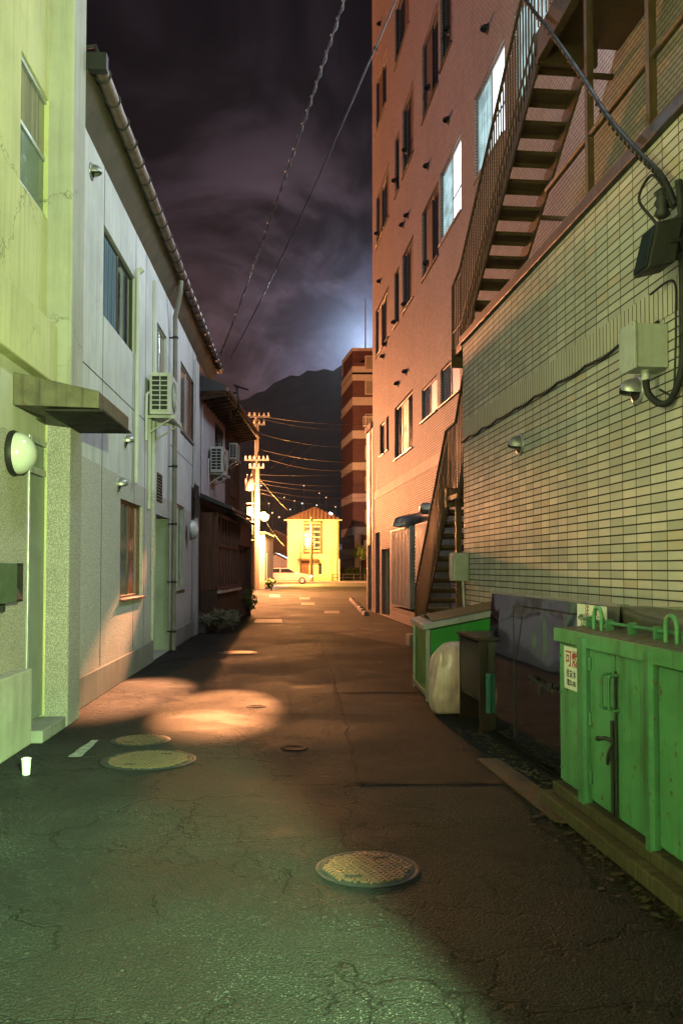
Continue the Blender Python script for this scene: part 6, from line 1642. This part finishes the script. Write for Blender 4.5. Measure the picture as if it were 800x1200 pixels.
# ------------------------------------------------------------------ manhole covers
def manhole(label, x, y, dia, kind):
    c = ground(x, y); r = dia / 2
    o = thing('manhole_cover', label, 'manhole cover', (c.x, c.y, 0), 'manhole covers in the alley')
    m = MB(FW); cc = (c.y, c.x, 0)
    m.lathe(cc, (0,0,1), [(r * 1.07, .0042), (r * 1.06, .0055), (r * .985, .0060), (r * .975, .0045)], 48); m.build('rim', M['iron'], o)
    m = MB(FW); m.lathe(cc, (0,0,1), [(r * .972, .0035), (r * .970, .0055), (r * .93, .0058), (r*.92, .0042), (.001, .0043)], 48); lid = m.build('lid', M['iron'], o)
    m = MB(FW); p = .038 if kind else .032
    n = int(dia / p) + 1; a0 = rad(18 if kind else 5); ca, sa_ = math.cos(a0), math.sin(a0)
    for i in range(-n, n + 1):
        for j in range(-n, n + 1):
            u, v = i * p * (.5 if not kind else .5), j * p * .5
            if math.hypot(u, v) > r * .88: continue
            if kind and (i + j) % 2: continue
            w, h = ((.0150, .0062) if ((i - j) // 2 + j) % 2 else (.0062, .0150)) if kind else ((.0130, .0046) if j % 2 else (.0046, .0130))
            if not kind and (i % 2 == j % 2): continue
            q = [(u + sx * w * 1.0, v + sy * h * 1.0) for sx, sy in ((-1,-1),(1,-1),(1,1),(-1,1))]
            q = [(c.y + x_ * ca - y_ * sa_, c.x + x_ * sa_ + y_ * ca) for x_, y_ in q]
            m.hexa([(*t, .0040) for t in q], [(*t, .0125) for t in q])
    m.build('tread_pattern', M['cover'], lid)
    for sg in (-1, 1):
        m = MB(FW); m.box(c.y + sg*r*.55 - .015, c.y + sg*r*.55 + .015, c.x + sg * r*.3 - .04, c.x + sg*r*.3 + .04, .0127, .0131); m.build('keyhole', M['dark_in'], lid)
manhole('round cast-iron manhole cover with a woven pattern, alone on the open asphalt nearest the camera', 430.5, 1018.5, .47, 1)
manhole('largest manhole cover, by the left wall in front of the doorstep', 174.5, 891, .66, 0)
manhole('small worn manhole cover touching the far edge of the largest one', 165, 868, .46, 1)
manhole('dark manhole cover farther up the alley near the white building', 279, 765, .62, 0)
for (x, y, w) in ((345, 877, .22), (300, 828, .20)):
    c = ground(x, y); m = MB(FW); m.lathe((c.y, c.x, 0), (0,0,1), [(w*.5, .0042), (w*.5, .0056), (w*.42, .006), (w*.4, .0046), (.001, .0047)], 24); o = m.build('valve_cover', M['joint']); tag(o, 'small round valve cover in the dark middle of the alley' if x > 320 else 'small round valve cover at the edge of the orange light patch', 'valve cover', 'valve covers in the alley')

# ------------------------------------------------------------------ overhead wires
def span(label, a, b, sag, r=.012, mat='wire', n=26, group='wires strung across the end of the alley'):
    o = wtube('overhead_wire', catenary(a, b, sag * .45, n), r, mat, 5); tag(o, label, 'wire', group); return o
brk = Vector(FM.P(20.4, K4 + .75, 5.75))
m = MB(FM); m.tube([(20.4, K4 + .2, 5.5), (20.4, K4 + .72, 5.62), (20.4, K4 + .75, 5.78)], .025, 8); m.tube([(20.2, K4 + .70, 5.75), (20.7, K4 + .95, 5.75)], .025, 8)
m.tube(smooth_path([(20.3, K4 + .72, 5.75), (20.3, K4 + .78, 5.3), (20.6, K4 + .6, 5.0), (20.9, K4 + .5, 5.3)]), .022, 8)
br = m.build('wire_bracket', M['iron']); tag(br, 'dark iron wire bracket at the eave of the timber house', 'bracket')
A1 = at(258, 416, 21.3); B1 = at(389, 0, 12.5)
A2 = at(270, 420, 21.6); B2 = at(445, 0, 12.0)
def extend(a, b, t): return a + (b - a) * t
for nm, a, b, t, lab in (('t', A1, B1, 2.0, 'twisted service wire rising from the timber house eave, left one of two'), ('p', A2, B2, 1.75, 'plain service wire rising from the timber house eave, right one of two')):
    e = extend(a, b, t); path = catenary(a, e, .55, 60)
    o = wtube('overhead_wire', path, .012, 'wire', 6); tag(o, lab, 'wire')
    if nm == 't':
        dense = []
        for p_, q_ in zip(path, path[1:]):
            for k in range(8): dense.append(p_.lerp(q_, k/8))
        h2 = [p_ + Vector((.028*math.cos(i*.9), 0, .028*math.sin(i*.9))) for i, p_ in enumerate(dense)]
        w = wtube('twist', [tuple(v) for v in h2], .009, 'wire', 5, o)
PY = 56.2
pt = lambda x, y: at(x, y, PY)
ends = [((303, 487), (436, 497), 64, .5, 'topmost wire from the crossarm of the tall pole to the right'), ((305, 490), (436, 502), 63, .8, 'second wire from the top of the tall pole'), ((304, 508), (430, 522), 66, .9, 'third wire down from the tall pole top'),
        ((306, 527), (436, 541), 62, .7, 'pale slanting wire at the height of the transformer top'), ((302, 534), (436, 548), 60, 1.2, 'sagging wire just below the transformer'), ((302, 556), (436, 551), 66, .5, 'level wire above the sodium lamp'),
        ((303, 562), (436, 566), 64, .7, 'thin wire above the lit town windows'), ((304, 566), (436, 572), 66, .8, 'second thin wire above the lit town windows'), ((302, 573), (436, 582), 70, .8, 'low wire just above the yellow roof'), ((306, 578), (436, 590), 72, 1.0, 'lowest wire from the tall pole, just above the white lamp')]
for (p0, p1, Y1, sag, lab) in ends: span(lab, pt(*p0), at(p1[0], p1[1], Y1), sag, .016 if 'pale' in lab or 'topmost' in lab else .010)
span('steep stay wire from the tall pole down to the low shed', pt(303, 560), at(337, 598, 84), .2, .02)
span('short stay wire from the sodium lamp height down to the left of the yellow house', pt(306, 603), at(333, 640, 80), .3, .02)
span('long wire slanting up across the dark hill to the tower, upper one', at(318, 548, 75), at(402, 468, 98), .8, .025)
span('long wire slanting up across the dark hill to the tower, lower one', at(336, 548, 78), at(404, 482, 99), .8, .025)

# ------------------------------------------------------------------ damp night air
def haze():
    t = NT('night_air'); N = t.N; N.remove(t.b)
    v = N.new('ShaderNodeVolumePrincipled'); v.inputs['Color'].default_value = (.80, .78, .78, 1); v.inputs['Density'].default_value = .000055; v.inputs['Anisotropy'].default_value = .3
    t.L.new(v.outputs[0], N['Material Output'].inputs['Volume'])
    m = MB(FW); m.box(-40, 2300, -1600, 1600, -2.0, 420); o = m.build('haze', t.m); o['kind'] = 'stuff'
haze()
